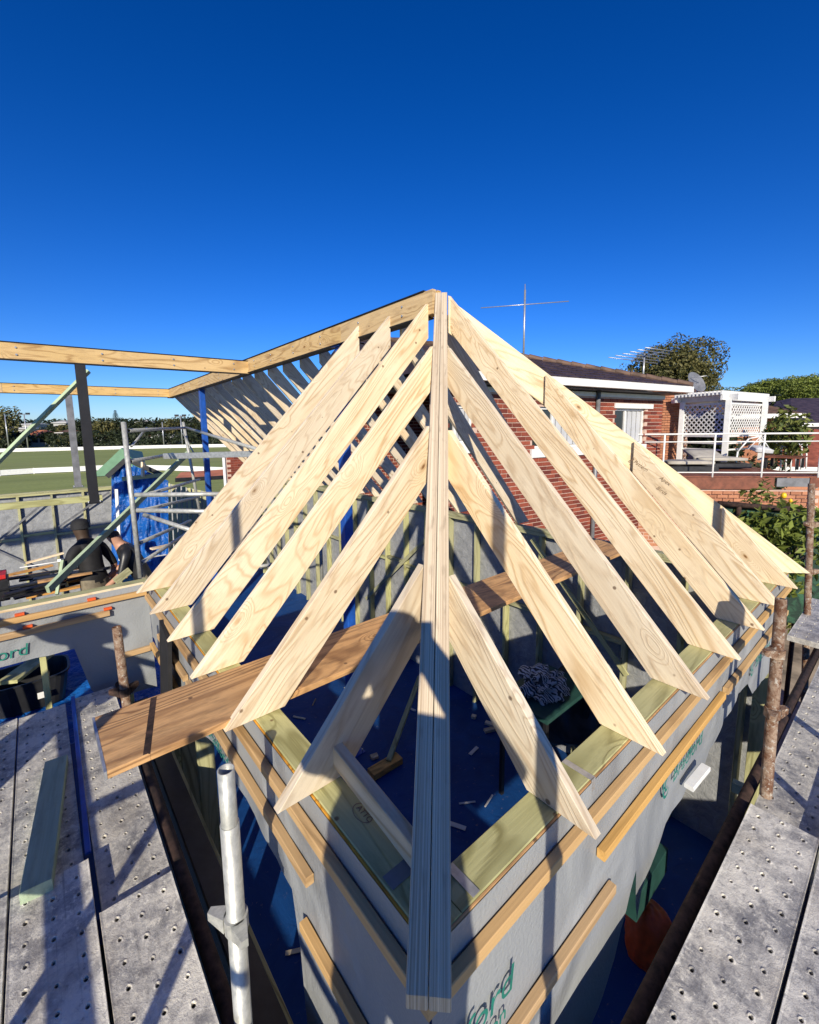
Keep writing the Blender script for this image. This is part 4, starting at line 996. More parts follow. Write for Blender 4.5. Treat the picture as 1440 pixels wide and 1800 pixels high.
def tree(name, base, h, rx, label, mat, seed, nleaf=2500, size=.25, nb=7, cat='tree', group=None, low=.35, ry=None):
    rr = random.Random(seed); T = empty(name, tuple(base), label, cat, group); base = Vector(base); ry = ry or rx
    blobs = []
    for i in range(nb):
        a = 2*math.pi*i/nb+rr.uniform(-.4, .4); d = rr.uniform(.35, .62)
        z = h*(low+(1-low)*rr.uniform(.3, .78)); k = rr.uniform(.36, .55)
        blobs.append((base.x+math.cos(a)*rx*d, base.y+math.sin(a)*ry*d, base.z+z, rx*k, ry*k, h*(1-low)*rr.uniform(.26, .36)))
    blobs.append((base.x, base.y, base.z+h*(low+(1-low)*.68), rx*.55, ry*.55, h*(1-low)*.34))
    tb = MB(); top = base+Vector((0, 0, h*(low+.25*(1-low))))
    tb.tube(base-Vector((0, 0, .1)), top, max(.05, h*.028), 8, max(.03, h*.016))
    for b in blobs: tb.tube(top-Vector((0, 0, h*.12)), (b[0], b[1], b[2]), max(.02, h*.012), 5, .012)
    tb.build('trunk', M['trunk'], T)
    crown_mesh('crown', blobs, nleaf, size, M[mat], T, seed)
    return T
def shrub(name, base, h, r, label, mat, seed, n=900, size=.09, cat='plant'):
    E = empty(name, tuple(base), label, cat); b = Vector(base); rr = random.Random(seed); bl_ = []
    for i in range(6): bl_.append((b.x+rr.uniform(-.6, .6)*r, b.y+rr.uniform(-.6, .6)*r, b.z+h*rr.uniform(.4, .85), r*.55, r*.55, h*.3))
    st = MB()
    for q in bl_: st.tube(b, q[:3], .02, 5, .008)
    st.build('stem', M['trunk'], E); crown_mesh('foliage', bl_, n, size, M[mat], E, seed); return E
# wood beyond the field: single trees along the far side
kinds = [('leaf_dark', 'dark tree'), ('leaf_olive', 'olive green tree'), ('leaf_dark', 'low dark bushy tree')]
rr = random.Random(21)
spots = [(-30, 9.5, 125, 6), (8, 11, 118, 7), (-70, 10, 130, 7), (38, 6, 150, 6), (60, 7, 200, 9), (98, 6, 150, 7), (112, 5, 170, 8), (125, 6.5, 140, 6), (140, 7, 132, 6), (168, 7.5, 135, 6), (186, 7, 128, 6), (202, 7.5, 140, 7),
         (222, 7.5, 130, 6.5), (240, 7, 135, 6.5), (262, 7, 128, 6), (281, 7, 140, 6.5), (300, 8, 135, 6.5), (318, 9, 150, 8), (336, 8.5, 138, 6), (356, 7, 140, 7), (380, 7, 138, 7), (92, 4.2, 128, 4.5), (115, 3.6, 122, 4), (30, 4.5, 124, 5), (10, 4.5, 121, 5), (425, 7, 140, 7), (465, 7, 140, 7), (520, 7, 145, 8)]
words = ['far left edge', 'left of the white boundary post', 'past the left edge', 'behind the light pole', 'on the skyline above the orange roof', 'right of the orange roof', 'small one right of the orange roofed house', 'under the green brace',
         'left of the grey post', 'between the two steel posts', 'right of the black post', 'below the tall pine', 'just right of the tall pine', 'behind the tower top rail', 'above the green gable', 'behind the first tower light pole', 'behind the second light pole', 'tallest one beside the blue post', 'at the blue post', 'behind the far rafters', 'farther behind the rafters', 'low beside the boundary right of the house', 'low by the boundary near the grey post', 'low in front of the white wall', 'lowest at the left edge', 'hidden by rafters', 'hidden by near rafters', 'behind the roof frame']
for i, ((px, h, d, w), wd) in enumerate(zip(spots, words)):
    b = at(px, 775, d); b.z = GROUND; k = kinds[i % 3]
    tree('field_tree', b, h, w*.62, '%s beyond the field, %s' % (k[1], wd), k[0], 100+i, 1500, .42, 6, group='trees beyond the field', low=.12)
tag(crown_mesh('far_wood', [(at(x, 760, 260+30*math.sin(x)).x, at(x, 760, 260+30*math.sin(x)).y, GROUND+5+2.5*math.sin(x*.13), 14, 14, 6+1.2*math.sin(x*.7)) for x in range(-60, 620, 22)], 15000, 1.1, M['leaf_dark'], empty('far_wood_root', (0, 0, 0)), 77), None)
fw = bpy.data.objects['far_wood']; rt = bpy.data.objects['far_wood_root']; fw.parent = None; bpy.data.objects.remove(rt)
tag(fw, 'distant dark wood along the skyline behind the field', 'wood', kind='stuff')
hb = []
for k, x in enumerate(range(-80, 620, 14)):
    if 48 < x < 102: continue
    p = at(x, 775, 122+6*math.sin(k*1.7)); hb.append((p.x, p.y, GROUND+1.6+1.1*math.sin(k*2.3)+.6*math.sin(k*.9), 3.4, 3.4, 2.0+.8*math.sin(k*1.3)))
e_ = empty('hedge_root', (0, 0, 0)); o = crown_mesh('far_scrub', hb, 16000, .45, M['leaf_dark'], e_, 78); o.parent = None; bpy.data.objects.remove(e_)
tag(o, 'low dark scrub along the far boundary of the field', 'scrub', kind='stuff')
# tall araucaria
NP = empty('norfolk_pine', (0, 0, 0), 'tall narrow pine standing above the skyline', 'tree')
b = at(207, 770, 190); b.z = GROUND; NP.location = b
tb = MB(); tb.tube(b, b+Vector((0, 0, 13.2)), .3, 8, .05); tb.build('trunk', M['trunk'], NP)
vs, fs = [], []; rr = random.Random(4)
for t in range(19):
    z = 3.2+t*.54; L = 3.2*(1-t/20.5)+.2
    for k in range(9):
        a = 2*math.pi*k/9+t*.4; dx, dy = math.cos(a), math.sin(a)
        for s in range(6):
            q = L*(s+1)/6; w = .30; zz = z+.28*(q/L)**2*L*.4; i0 = len(vs)
            vs += [(dx*(q-.3)-dy*w, dy*(q-.3)+dx*w, zz-.12), (dx*q+dy*w*0, dy*q, zz+.22), (dx*(q-.3)+dy*w, dy*(q-.3)-dx*w, zz-.12)]; fs.append([i0, i0+1, i0+2])
mesh('crown', vs, fs, M['leaf_dark'], NP)
# light poles round the field
for i, (px, ytop, d, lab, heads) in enumerate(((8, 728, 112, 'thin pole at the far left edge of the field', 0), (42, 727, 112, 'floodlight pole near the orange roofed house', 2), (285, 742, 112, 'light pole behind the scaffold tower', 0), (317, 730, 112, 'floodlight pole left of the blue post', 2), (21, 740, 135, 'short far pole left of the floodlight', 0))):
    p = at(px, ytop, d); E = empty('light_pole', (p.x, p.y, GROUND), lab, 'pole')
    tube('mast', (p.x, p.y, GROUND), tuple(p), .16, M['zinc'], E, 8, False, .11)
    if heads:
        for s in (-1, 1):
            q = p+_R0*s*.95; bar('floodlight', q-_R0*.5, q+_R0*.5, .25, .42, M['steel'], E)
        bar('cross_arm', p-_R0*1.4+Vector((0, 0, -.3)), p+_R0*1.4+Vector((0, 0, -.3)), .1, .1, M['steel_grey'], E)
# houses beyond
def hip_house(name, c, ang, L, D, wall_h, roof_h, wm, rm, label, eave=.5, ridge=None, z0=GROUND, wins=3, cat='house', tiles=False):
    E = empty(name, (c[0], c[1], z0), label, cat); ca, sa = math.cos(ang), math.sin(ang)
    def P(u, v, z): return Vector((c[0]+u*ca-v*sa, c[1]+u*sa+v*ca, z0+z))
    mb = MB(); v = [P(-L/2, -D/2, 0), P(L/2, -D/2, 0), P(L/2, D/2, 0), P(-L/2, D/2, 0), P(-L/2, -D/2, wall_h), P(L/2, -D/2, wall_h), P(L/2, D/2, wall_h), P(-L/2, D/2, wall_h)]
    mb.add([tuple(p) for p in v], [[0, 1, 5, 4], [1, 2, 6, 5], [2, 3, 7, 6], [3, 0, 4, 7]]); mb.build('wall', M[wm], E)
    rl = ridge if ridge is not None else max(.2, L-D); e = eave
    mb = MB(); a = [P(-L/2-e, -D/2-e, wall_h), P(L/2+e, -D/2-e, wall_h), P(L/2+e, D/2+e, wall_h), P(-L/2-e, D/2+e, wall_h), P(-rl/2, 0, wall_h+roof_h), P(rl/2, 0, wall_h+roof_h)]
    mb.add([tuple(p) for p in a], [[0, 1, 5, 4], [2, 3, 4, 5], [1, 2, 5], [3, 0, 4], [3, 2, 1, 0]]); mb.build('roof', M[rm], E)
    mb = MB()
    for i in range(4): mb.bar(a[i]-Vector((0, 0, .08)), a[(i+1) % 4]-Vector((0, 0, .08)), .10, .16)
    mb.build('gutter', M['white'], E)
    for i in range(wins):
        u = -L/2+L*(i+.5)/wins
        w_ = MB(); q = [P(u-.7, -D/2-.03, wall_h*.4), P(u+.7, -D/2-.03, wall_h*.4), P(u+.7, -D/2-.03, wall_h*.8), P(u-.7, -D/2-.03, wall_h*.8)]
        w_.add([tuple(p) for p in q], [[0, 1, 2, 3]]); w_.build('window', M['glass'], E)
    return E, P
V_ANG = HEAD-math.pi/2
c = at(77, 772, 132); hip_house('far_house', (c.x, c.y), V_ANG+.25, 7.5, 5.5, 3.2, 1.7, 'render', 'tile_orange', 'white house with orange hipped roof across the field', wins=4)
c = at(36, 760, 150); hip_house('far_house', (c.x, c.y), V_ANG, 9, 6, 5.6, .4, 'render', 'render', 'white flat roofed house left of the orange roof', wins=4)
c = at(62, 757, 160); hip_house('far_house', (c.x, c.y), V_ANG, 5, 5, 7.2, .5, 'render', 'render', 'white boxy house above the orange roof', wins=2)
rr = random.Random(12)
for i, (px, py, lab) in enumerate(((112, 743, 'above the grey post'), (124, 760, 'low at the grey post'), (226, 750, 'right of the pine'), (256, 742, 'on the skyline above the tower'), (262, 772, 'among the trees behind the tower'), (300, 772, 'behind the tower light poles'), (331, 742, 'on the skyline left of the blue post'), (178, 748, 'between posts and pine'), (286, 770, 'low between two light poles'))):
    d = 175 if py < 755 else 128; c = at(px, py, d); zt_ = c.z-GROUND
    hip_house('far_house', (c.x, c.y), V_ANG+rr.uniform(-.5, .5), rr.uniform(3.5, 6), 4, max(2.6, zt_), .9, 'render', rr.choice(['render', 'tile_brown', 'render']), 'small pale house far across the field, %s' % lab, wins=2)
# stretch of red brick pier and low roof at the field side
BP = empty('brick_pier', tuple(ony(425, 840, 15.5)), 'short red brick wall with a white downpipe at the field', 'wall')
p0 = ony(398, 840, 15.5); p1 = ony(470, 838, 15.5)
mb = MB(); mb.bar(Vector((p0.x, 15.5, -.9)), Vector((p1.x+2.0, 15.5, -.9)), .2, 2.0); mb.build('backing', M['mortar'], BP)
nbr = MB()
for r in range(23):
    for k in range(14):
        x = p0.x+.02+k*.25+(.125 if r % 2 else 0); z = -1.88+r*.086
        nbr.box((x, 15.385, z), (x+.238, 15.41, z+.075))
o = nbr.build('bricks', M['brick'], BP); o['kind'] = 'stuff'
tube('downpipe', (p0.x-.08, 15.4, GROUND), (p0.x-.08, 15.4, .12), .05, M['white'], BP, 10, False)
TF = empty('terracotta_roof', tuple(at(345, 838, 15)), 'long low red brown tiled roof beside the field', 'roof')
quad('slope', [at(308, 841, 15.2), at(395, 836, 16.2), at(393, 825, 17.0), at(318, 830, 16.2)], M['tile_orange'], TF, .05)
bar('fascia', at(308, 844, 15.2), at(395, 839, 16.2), .04, .14, M['dark'], TF)
# yard timber stacks behind the tower
SF = empty('timber_fence', tuple(at(300, 880, 10)), 'row of green timber studs leaning behind the tower', 'fence')
for i in range(9):
    bar('paling', at(296+i*9, 850+i*2, 9.5), at(302+i*9, 985, 9.2), .07, .035, M['treated'], SF)
quad('membrane', [at(296, 850, 9.9), at(380, 868, 9.9), at(385, 1000, 9.6), at(300, 1000, 9.6)], M['wrap_in'], SF, .005)

# ------------------------------------------------------------------ neighbour's brick house
TH_ = R(-9.5); NU_ = Vector((math.cos(TH_), math.sin(TH_), 0)); NN = Vector((NU_.y, -NU_.x, 0))     # along the wall / outwards
A0 = at(900, 750, 8.2); A0.z = 0
def onw(px, py, off=0):
    P = onp(px, py, tuple(NN), NN.dot(A0)+off); return (P-A0).dot(NU_), P.z
def WP(s, z, off=0): return A0+NU_*s+NN*off+Vector((0, 0, z))
s0 = onw(770, 740)[0]; s1, ztop = onw(1166, 703)
ztop = onw(1120, 700)[1]
NH = empty('brick_house', tuple(WP((s0+s1)/2, GROUND)), 'red brick house with dark tiled roof right behind the frame', 'house')
wins = []
for (pl, pr_, yt, yb) in ((783, 832, 690, 778), (938, 1026, 705, 785), (1082, 1131, 719, 800)):
    a = onw(pl, yt); b2 = onw(pr_, yb); wins.append((a[0], b2[0], onw(pl, yb)[1] if pl > 1050 else b2[1], a[1] if pl > 1050 else min(a[1], ztop-.22)))
wins[2] = (wins[2][0], wins[2][1], wins[1][2], onw(1100, 718)[1])
wins[1] = (wins[1][0], wins[1][1], wins[1][2], wins[2][3]); wins[0] = (wins[0][0], wins[0][1], wins[1][2]+.15, wins[2][3])
mbk = MB()
def wallbox(mb, sA, sB, zA, zB, o0, o1, mi=0):
    v = [WP(s, z, o) for o in (o0, o1) for s, z in ((sA, zA), (sB, zA), (sB, zB), (sA, zB))]
    mb.add([tuple(p) for p in v], [[0, 1, 2, 3], [7, 6, 5, 4], [0, 4, 5, 1], [1, 5, 6, 2], [2, 6, 7, 3], [3, 7, 4, 0]], None, mi)
# backing wall in pieces round the openings
edges = [s0]+[v for w in wins for v in w[:2]]+[s1]
for i in range(len(edges)-1):
    if i % 2 == 0: wallbox(mbk, edges[i], edges[i+1], GROUND, ztop, -.25, -.008)
    else:
        w = wins[i//2]; wallbox(mbk, w[0], w[1], GROUND, w[2], -.25, -.008); wallbox(mbk, w[0], w[1], w[3], ztop, -.25, -.008)
endv = MB(); wallbox(mbk, s1-.11, s1, GROUND, ztop, -7, -.26); mbk.build('masonry', M['mortar'], NH)
# bricks: the ones that show largest as parts, the rest joined
bl, bh, bd = .224, .069, .03
cells = []
for r in range(int((ztop+2.3)/.086)):
    z = ztop-.02-(r+1)*.086
    s = s0+.01-(.12 if r % 2 else 0)
    while s < s1-.02:
        a, b2 = max(s, s0+.01), min(s+bl, s1)
        if b2-a > .05 and not any(w[0]-.02 < (a+b2)/2 < w[1]+.02 and w[2]-.05 < z+.04 < w[3]+.02 for w in wins): cells.append((a, b2, z))
        s += .24
def vis(c):
    x, y = toimg(WP((c[0]+c[1])/2, c[2]+.037)); 
    return (1000 < x < 1170 and y < 700+(x-940)*.62 and y > 690) or (930 < x < 975 and 800 < y < 860) or (860 < x < 945 and 700 < y < 800 and y < 690+(x-875)*1.9 and y > 640+(x-875)*1.2)
big = [c for c in cells if vis(c)][:300]; bs_ = set(big)
bme = bpy.data.meshes.new('brick'); t_ = MB(); t_.box((-bl/2, -bd, -bh/2), (bl/2, 0, bh/2)); bme.from_pydata(t_.v, [], t_.f); bme.materials.append(M['brick'])
rotw = Matrix(((NU_.x, -NN.x, 0, 0), (NU_.y, -NN.y, 0, 0), (0, 0, 1, 0), (0, 0, 0, 1)))
for c in big:
    o = bpy.data.objects.new('brick', bme); COL.objects.link(o); o.parent = NH
    p = WP((c[0]+c[1])/2, c[2]+bh/2, -.025+random.uniform(-.0015, .0015))-NH.location
    o.matrix_basis = Matrix.Translation(p) @ rotw @ Matrix.Diagonal(((c[1]-c[0])/bl, 1, 1, 1))
rest = MB()
for c in cells:
    if c not in bs_: wallbox(rest, c[0], c[1], c[2], c[2]+bh, -.025, .004)
o = rest.build('bricks', M['brick'], NH); o['kind'] = 'stuff'
ends = MB()                                     # return wall at the right corner
for r in range(int((ztop+1.5)/.086)):
    z = ztop-.02-(r+1)*.086
    for k in range(28):
        q = .12 if r % 2 else 0; o0 = -.02-q-k*.24
        v = [WP(s1+e, zz, oo) for e in (-.01, .004) for oo, zz in ((o0, z), (o0-bl, z), (o0-bl, z+bh), (o0, z+bh))]
        ends.add([tuple(p) for p in v], [[0, 1, 2, 3], [7, 6, 5, 4], [0, 4, 5, 1], [1, 5, 6, 2], [2, 6, 7, 3], [3, 7, 4, 0]])
o = ends.build('bricks', M['brick'], NH); o['kind'] = 'stuff'
for w in wins:
    f = MB()
    for a, b2, c_, d_ in ((w[0], w[0]+.05, w[2], w[3]), (w[1]-.05, w[1], w[2], w[3]), (w[0]+.051, w[1]-.051, w[3]-.05, w[3]), (w[0]+.051, w[1]-.051, w[2], w[2]+.05), ((w[0]*.6+w[1]*.4)-.025, (w[0]*.6+w[1]*.4)+.025, w[2]+.051, w[3]-.051)):
        wallbox(f, a, b2, c_, d_, -.12, -.06)
    fr = f.build('window', M['white'], NH)
    gl = MB(); wallbox(gl, w[0]+.04, w[1]-.04, w[2]+.04, w[3]-.04, -.10, -.095); o = gl.build('pane', M['glass'], fr); o.location = NH.location*0
    gl = MB()
    sa_ = w[0]*.6+w[1]*.4+.03; n = max(4, int((w[1]-sa_)/.09))
    for i in range(n): wallbox(gl, sa_+(w[1]-.06-sa_)*i/n, sa_+(w[1]-.06-sa_)*(i+.86)/n, w[2]+.06, w[3]-.06, -.09, -.086+.012*(i % 2))
    gl.build('blind', M['blind'], fr)
    sl = MB(); wallbox(sl, w[0]-.05, w[1]+.05, w[2]-.17, w[2]-.002, -.05, .035); sl.build('sill', M['white'], NH)
lt = MB(); wallbox(lt, wins[2][0]-.05, wins[2][1]+.25, wins[2][3]+.003, wins[2][3]+.11, -.05, .03); lt.build('lintel', M['white'], NH)
# eaves and roof
eb = MB(); wallbox(eb, s0-.4, s1+.05, ztop+.001, ztop+.09, -.2, .02); eb.build('frieze', M['white'], NH)
gu = MB(); wallbox(gu, s0-.4, s1+.45, ztop+.14, ztop+.28, .33, .46); gu.build('gutter', M['white'], NH)
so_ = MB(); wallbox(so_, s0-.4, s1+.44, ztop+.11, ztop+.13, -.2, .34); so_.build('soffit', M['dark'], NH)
dp = onw(1049, 690)[0]; tube('downpipe', WP(dp, GROUND, .05), WP(dp, ztop+.14, .05), .045, M['steel_grey'], NH, 10, False)
rp = R(17); DEP = 3.4
def roof_tiles(name, c00, c10, c11, c01, mat, parent, cw=.3, ch=.33):
    "four corners: eave left, eave right, ridge right, ridge left; courses of tiles with thick front lips"
    c00, c10, c11, c01 = map(Vector, (c00, c10, c11, c01)); nr = max(2, int((c01-c00).length/ch)); mb = MB()
    nn = (c10-c00).cross(c01-c00).normalized()
    for r in range(nr):
        t0, t1 = r/nr, (r+1.12)/nr
        a, b_ = c00.lerp(c01, t0), c10.lerp(c11, t0); c_, d_ = c00.lerp(c01, min(1, t1)), c10.lerp(c11, min(1, t1))
        n = max(1, int((b_-a).length/cw))
        for i in range(n):
            f0, f1 = i/n, (i+.94)/n; fm = (f0+f1)/2
            lo = [a.lerp(b_, f)+nn*h for f, h in ((f0, .035), (fm, .05), (f1, .035))]; hi = [c_.lerp(d_, f)+nn*h for f, h in ((f0, .008), (fm, .02), (f1, .008))]
            lw = [p-nn*.03 for p in lo]
            mb.add([tuple(p) for p in lo+hi+lw], [[0, 1, 4, 3], [1, 2, 5, 4], [6, 7, 1, 0], [7, 8, 2, 1]])
    o = mb.build(name, mat, parent); o['kind'] = 'stuff'; return o
ez = ztop+.27
RT = empty('roof', (0, 0, 0)); RT.parent = NH
up_ = Vector((0, 0, math.tan(rp)*DEP))
eL, eR = WP(s0-.4, ez, .42), WP(s1+.42, ez, .42); rL, rR = WP(s0-.4, ez, .42-DEP)+up_, WP(s1+.42-DEP, ez, .42-DEP)+up_
bR = WP(s1+.42, ez, .42-2*DEP); bL = WP(s0-.4, ez, .42-2*DEP)
pl = MB(); pl.add([tuple(p) for p in (eL, eR, bR, bL, rL, rR)], [[0, 1, 5, 4], [1, 2, 5], [2, 3, 4, 5], [3, 0, 4]]); pl.build('roof_deck', M['tile_dark'], NH)
roof_tiles('tiles', eL, eR, rR, rL, M['tile_dark'], NH); roof_tiles('tiles', eR, bR, rR, rR, M['tile_dark'], NH)
bpy.data.objects.remove(RT)
hc = MB()
for a, b2 in ((eR, rR), (rL, rR)):
    n = 14
    for i in range(n): hc.tube(a.lerp(b2, i/n)+Vector((0, 0, .03)), a.lerp(b2, (i+.97)/n)+Vector((0, 0, .055)), .085, 8)
hc.build('ridge_capping', M['tile_brown'], NH)
# set-back wing seen between the left rafters
W2 = empty('brick_house', tuple(at(690, 780, 11.5)), 'set back red brick wing seen between the left rafters', 'house')
A1 = at(735, 740, 11.5); A1.z = 0
def WQ(s, z, o=0): return A1+NU_*s+NN*o+Vector((0, 0, z))
zt2 = onp(755, 692, tuple(NN), NN.dot(A1)).z
mb = MB(); bk = MB()
def wb2(mb, sA, sB, zA, zB, o0, o1):
    v = [WQ(s, z, o) for o in (o0, o1) for s, z in ((sA, zA), (sB, zA), (sB, zB), (sA, zB))]
    mb.add([tuple(p) for p in v], [[0, 1, 2, 3], [7, 6, 5, 4], [0, 4, 5, 1], [1, 5, 6, 2], [2, 6, 7, 3], [3, 7, 4, 0]])
wb2(mb, -2.3, 2.2, GROUND, zt2, -.2, -.006); mb.build('masonry', M['mortar'], W2)
for r in range(34):
    z = zt2-.02-(r+1)*.086
    for k in range(18):
        s = -2.3+k*.24+(.12 if r % 2 else 0); wb2(bk, s, s+bl, z, z+bh, -.02, .004)
o = bk.build('bricks', M['brick'], W2); o['kind'] = 'stuff'
mb = MB(); wb2(mb, -2.4, 2.2, zt2+.001, zt2+.08, -.1, .02); wb2(mb, -2.4, 2.2, zt2+.2, zt2+.34, .3, .42); mb.build('gutter', M['white'], W2)
roof_tiles('tiles', WQ(-2.4, zt2+.33, .4), WQ(2.2, zt2+.33, .4), WQ(2.2, zt2+1.0, -1.8), WQ(-.6, zt2+1.0, -1.8), M['tile_dark'], W2)
# brown roof behind
c = at(1100, 740, 22); E_, P_ = hip_house('back_house', (c.x, c.y), V_ANG-.35, 9.5, 8, 4.9, 1.9, 'brick2', 'tile_brown', 'brown tiled roof rising behind the dark one', eave=.6, wins=0)
# ------------------------------------------------------------------ aerials and dish
def aerial(name, base, h, els, boom, label, mat='zinc', r=.016):
    E = empty(name, tuple(base), label, 'aerial'); b = Vector(base)
    tube('mast', b, b+Vector((0, 0, h)), r, M[mat], E, 8, False)
    if boom: bar('boom', b+Vector((0, 0, h*.93))-boom*.4, b+Vector((0, 0, h*.93))+boom*.6, .02, .02, M[mat], E)
    for o_, d_ in els: tube('element', b+Vector((0, 0, h*.93))+o_-d_*.5, b+Vector((0, 0, h*.93))+o_+d_*.5, r*.45, M[mat], E, 6, False)
    return E
b = at(921, 604, 9.6); side = _R0*1.9+Vector((0, 0, .12))
aerial('tv_aerial', b-Vector((0, 0, .5)), 1.62, [(Vector((0, 0, -.19)), side), (Vector((0, 0, .06)), Vector((.02, .02, .35)))], None, 'thin aerial with one long crossbar above the hip', r=.022)
b = at(1130, 676, 14); fw_ = _R0*.55-_F*.8+Vector((0, 0, .0)); lat = _R0*1.9+_F*.6+Vector((0, 0, -.05))
aerial('tv_aerial', b-Vector((0, 0, .1)), 1.05, [(fw_*(-.35+.16*i)+Vector((0, 0, .03*i-.05)), lat*(1-.09*i)) for i in range(6)], fw_, 'multi element aerial on the dark tiled roof', r=.028)
SDs = empty('satellite_dish', tuple(at(1222, 700, 15.5)), 'dark grey satellite dish behind the pergola', 'dish')
dc = at(1222, 673, 15.5); dn = (-_F*.85+_R0*.35+Vector((0, 0, .35))).normalized(); t1 = dn.orthogonal().normalized(); t2 = dn.cross(t1); vs, fs = [], []
for k in range(7):
    for i in range(24):
        a = 2*math.pi*i/24; r_ = .40*k/6; vs.append(dc+t1*math.cos(a)*r_+t2*math.sin(a)*r_+dn*(r_*r_*.45)-SDs.location)
for k in range(6):
    for i in range(24): fs.append([k*24+i, k*24+(i+1) % 24, (k+1)*24+(i+1) % 24, (k+1)*24+i])
mesh('reflector', vs, fs, M['steel_grey'], SDs, True); tube('feed_arm', dc-t2*.3, dc+dn*.45, .015, M['zinc'], SDs, 6, False); tube('mast', at(1218, 712, 15.5), dc-dn*.05, .025, M['zinc'], SDs, 8, False); tube('mast', at(1226, 712, 15.5), dc+_R0*.07, .02, M['zinc'], SDs, 8, False)
# ------------------------------------------------------------------ deck, railing, pergola
DZ = -.12
DK = empty('deck', tuple(at(1290, 850, 11)), 'raised red brown timber deck at the neighbour', 'deck')
d0, d1 = at(1155, 848, 10.6), at(1432, 862, 10.2); d0.z = d1.z = DZ
u_ = (d1-d0).normalized(); n_ = Vector((u_.y, -u_.x, 0)); 
if n_.dot(CAM-d0) < 0: n_ = -n_
LD = (d1-d0).length; nb = 22
for i in range(nb):
    a = d0-n_*(i*.22); bar('deck_board', a+Vector((0, 0, -.015))-u_*1.5, a+u_*LD+Vector((0, 0, -.015)), .208, .03, M['deck'], DK)
bar('fascia', d0+n_*.14+Vector((0, 0, -.17))-u_*1, d0+u_*LD*.72+n_*.14+Vector((0, 0, -.17)), .04, .28, M['deck'], DK)
bar('fascia', d0+u_*LD*.735+n_*.14+Vector((0, 0, -.14)), d0+u_*LD*.93+n_*.14+Vector((0, 0, -.14)), .04, .20, M['steel_grey'], DK)
bar('fascia', d0+u_*LD*.935+n_*.14+Vector((0, 0, -.14)), d0+u_*LD+n_*.14+Vector((0, 0, -.14)), .04, .22, M['deck'], DK)
RLg = empty('deck_railing', tuple(d0), 'white tubular railing along the front of the deck', 'railing')
def onrail(f, z): return d0+u_*LD*f+n_*.10+Vector((0, 0, z))
for f in (.02, .34, .645, .99):
    tube('post', onrail(f, -.28), onrail(f, .98), .021, M['white'], RLg, 10, False)
for z in (.98, .80, .08): tube('rail', onrail(-.3, z), onrail(1.05, z), .015 if z < .9 else .022, M['white'], RLg, 10, False)
R2g = empty('deck_railing', tuple(at(1390, 800, 13)), 'white baluster railing at the steps right of the deck', 'railing')
for i in range(6):
    x = 1372+i*9; tube('baluster', at(x, 832-i*1.6, 12.6+i*.15), at(x+2, 782-i*.6, 12.6+i*.15), .022, M['white'], R2g, 8, False)
tube('rail', at(1365, 778, 12.5), at(1424, 772, 13.5), .03, M['white'], R2g, 8, False); tube('rail', at(1370, 786, 12.5), at(1424, 779, 13.5), .03, M['white'], R2g, 8, False)
PG = empty('pergola', tuple(at(1278, 830, 13.4)), 'white pergola with lattice screens over the deck', 'pergola')
def gp(px, py, d): return at(px, py, d)
pz = gp(1278, 703, 13.2).z
posts = [(1278, 13.2), (1342, 14.6), (1198, 14.6), (1337, 13.6)]
for px, d in posts[:3]:
    p = gp(px, 750, d); box('post', (p.x-.07, p.y-.07, DZ), (p.x+.07, p.y+.07, pz), M['white'], PG)
pA, pB, pC = gp(1278, 703, 13.2), gp(1342, 703, 14.6), gp(1198, 703, 14.6)
pA.z = pB.z = pC.z = pz+.08; pD = pB+pC-pA
for a, b2 in ((pC, pA), (pA, pB), (pC, pD), (pD, pB)):
    ex = (b2-a).normalized()*.35; bar('beam', a-ex, b2+ex, .06, .17, M['white'], PG)
for i in range(13):
    t = i/12; a = pC.lerp(pA, t)+Vector((0, 0, .13)); b2 = pD.lerp(pB, t)+Vector((0, 0, .13)); ex = (b2-a).normalized()*.4
    bar('rafter', a-ex, b2+ex, .045, .12, M['white'], PG)
def lattice(a, b2, z0, z1, name):
    a = Vector(a); b2 = Vector(b2); L = (b2-a).length; u = (b2-a)/L; H = z1-z0; mb = MB(); st = .165
    nn = Vector((u.y, -u.x, 0))
    for sgn in (1, -1):
        k = -H
        while k < L:
            s_a, z_a, s_b, z_b = k, 0, k+H, H
            if s_a < 0: z_a = -s_a; s_a = 0
            if s_b > L: z_b = H-(s_b-L); s_b = L
            if s_b-s_a > .03:
                A_1, B_1 = (s_a, z_a), (s_b, z_b)
                if sgn < 0: A_1, B_1 = (L-s_a, z_a), (L-s_b, z_b)
                p0 = a+u*A_1[0]+nn*.006*sgn; p1 = a+u*B_1[0]+nn*.006*sgn
                mb.bar(Vector((p0.x, p0.y, z0+A_1[1])), Vector((p1.x, p1.y, z0+B_1[1])), .008, .036, up=tuple(nn.cross((p1-p0).normalized()+Vector((0, 0, .01)))), c=.001)
            k += st
    o = mb.build(name, M['white'], PG); o['kind'] = 'stuff'
    for zz in (z0, z1): bar('lattice_rail', Vector((a.x, a.y, zz)), Vector((b2.x, b2.y, zz)), .05, .06, M['white'], PG)
zl0, zl1 = gp(1278, 766, 14).z, pz-.1
lattice(pC+n_*0, pA.lerp(pA, 0)+Vector((0, 0, 0)), zl0, zl1, 'lattice'); lattice(pA, pB, zl0, zl1, 'lattice')
for zz in (zl0-.22, zl0-.42): bar('rail', Vector((pC.x, pC.y, zz)), Vector((pA.x, pA.y, zz)), .04, .05, M['white'], PG); bar('rail', Vector((pA.x, pA.y, zz)), Vector((pB.x, pB.y, zz)), .04, .05, M['white'], PG)
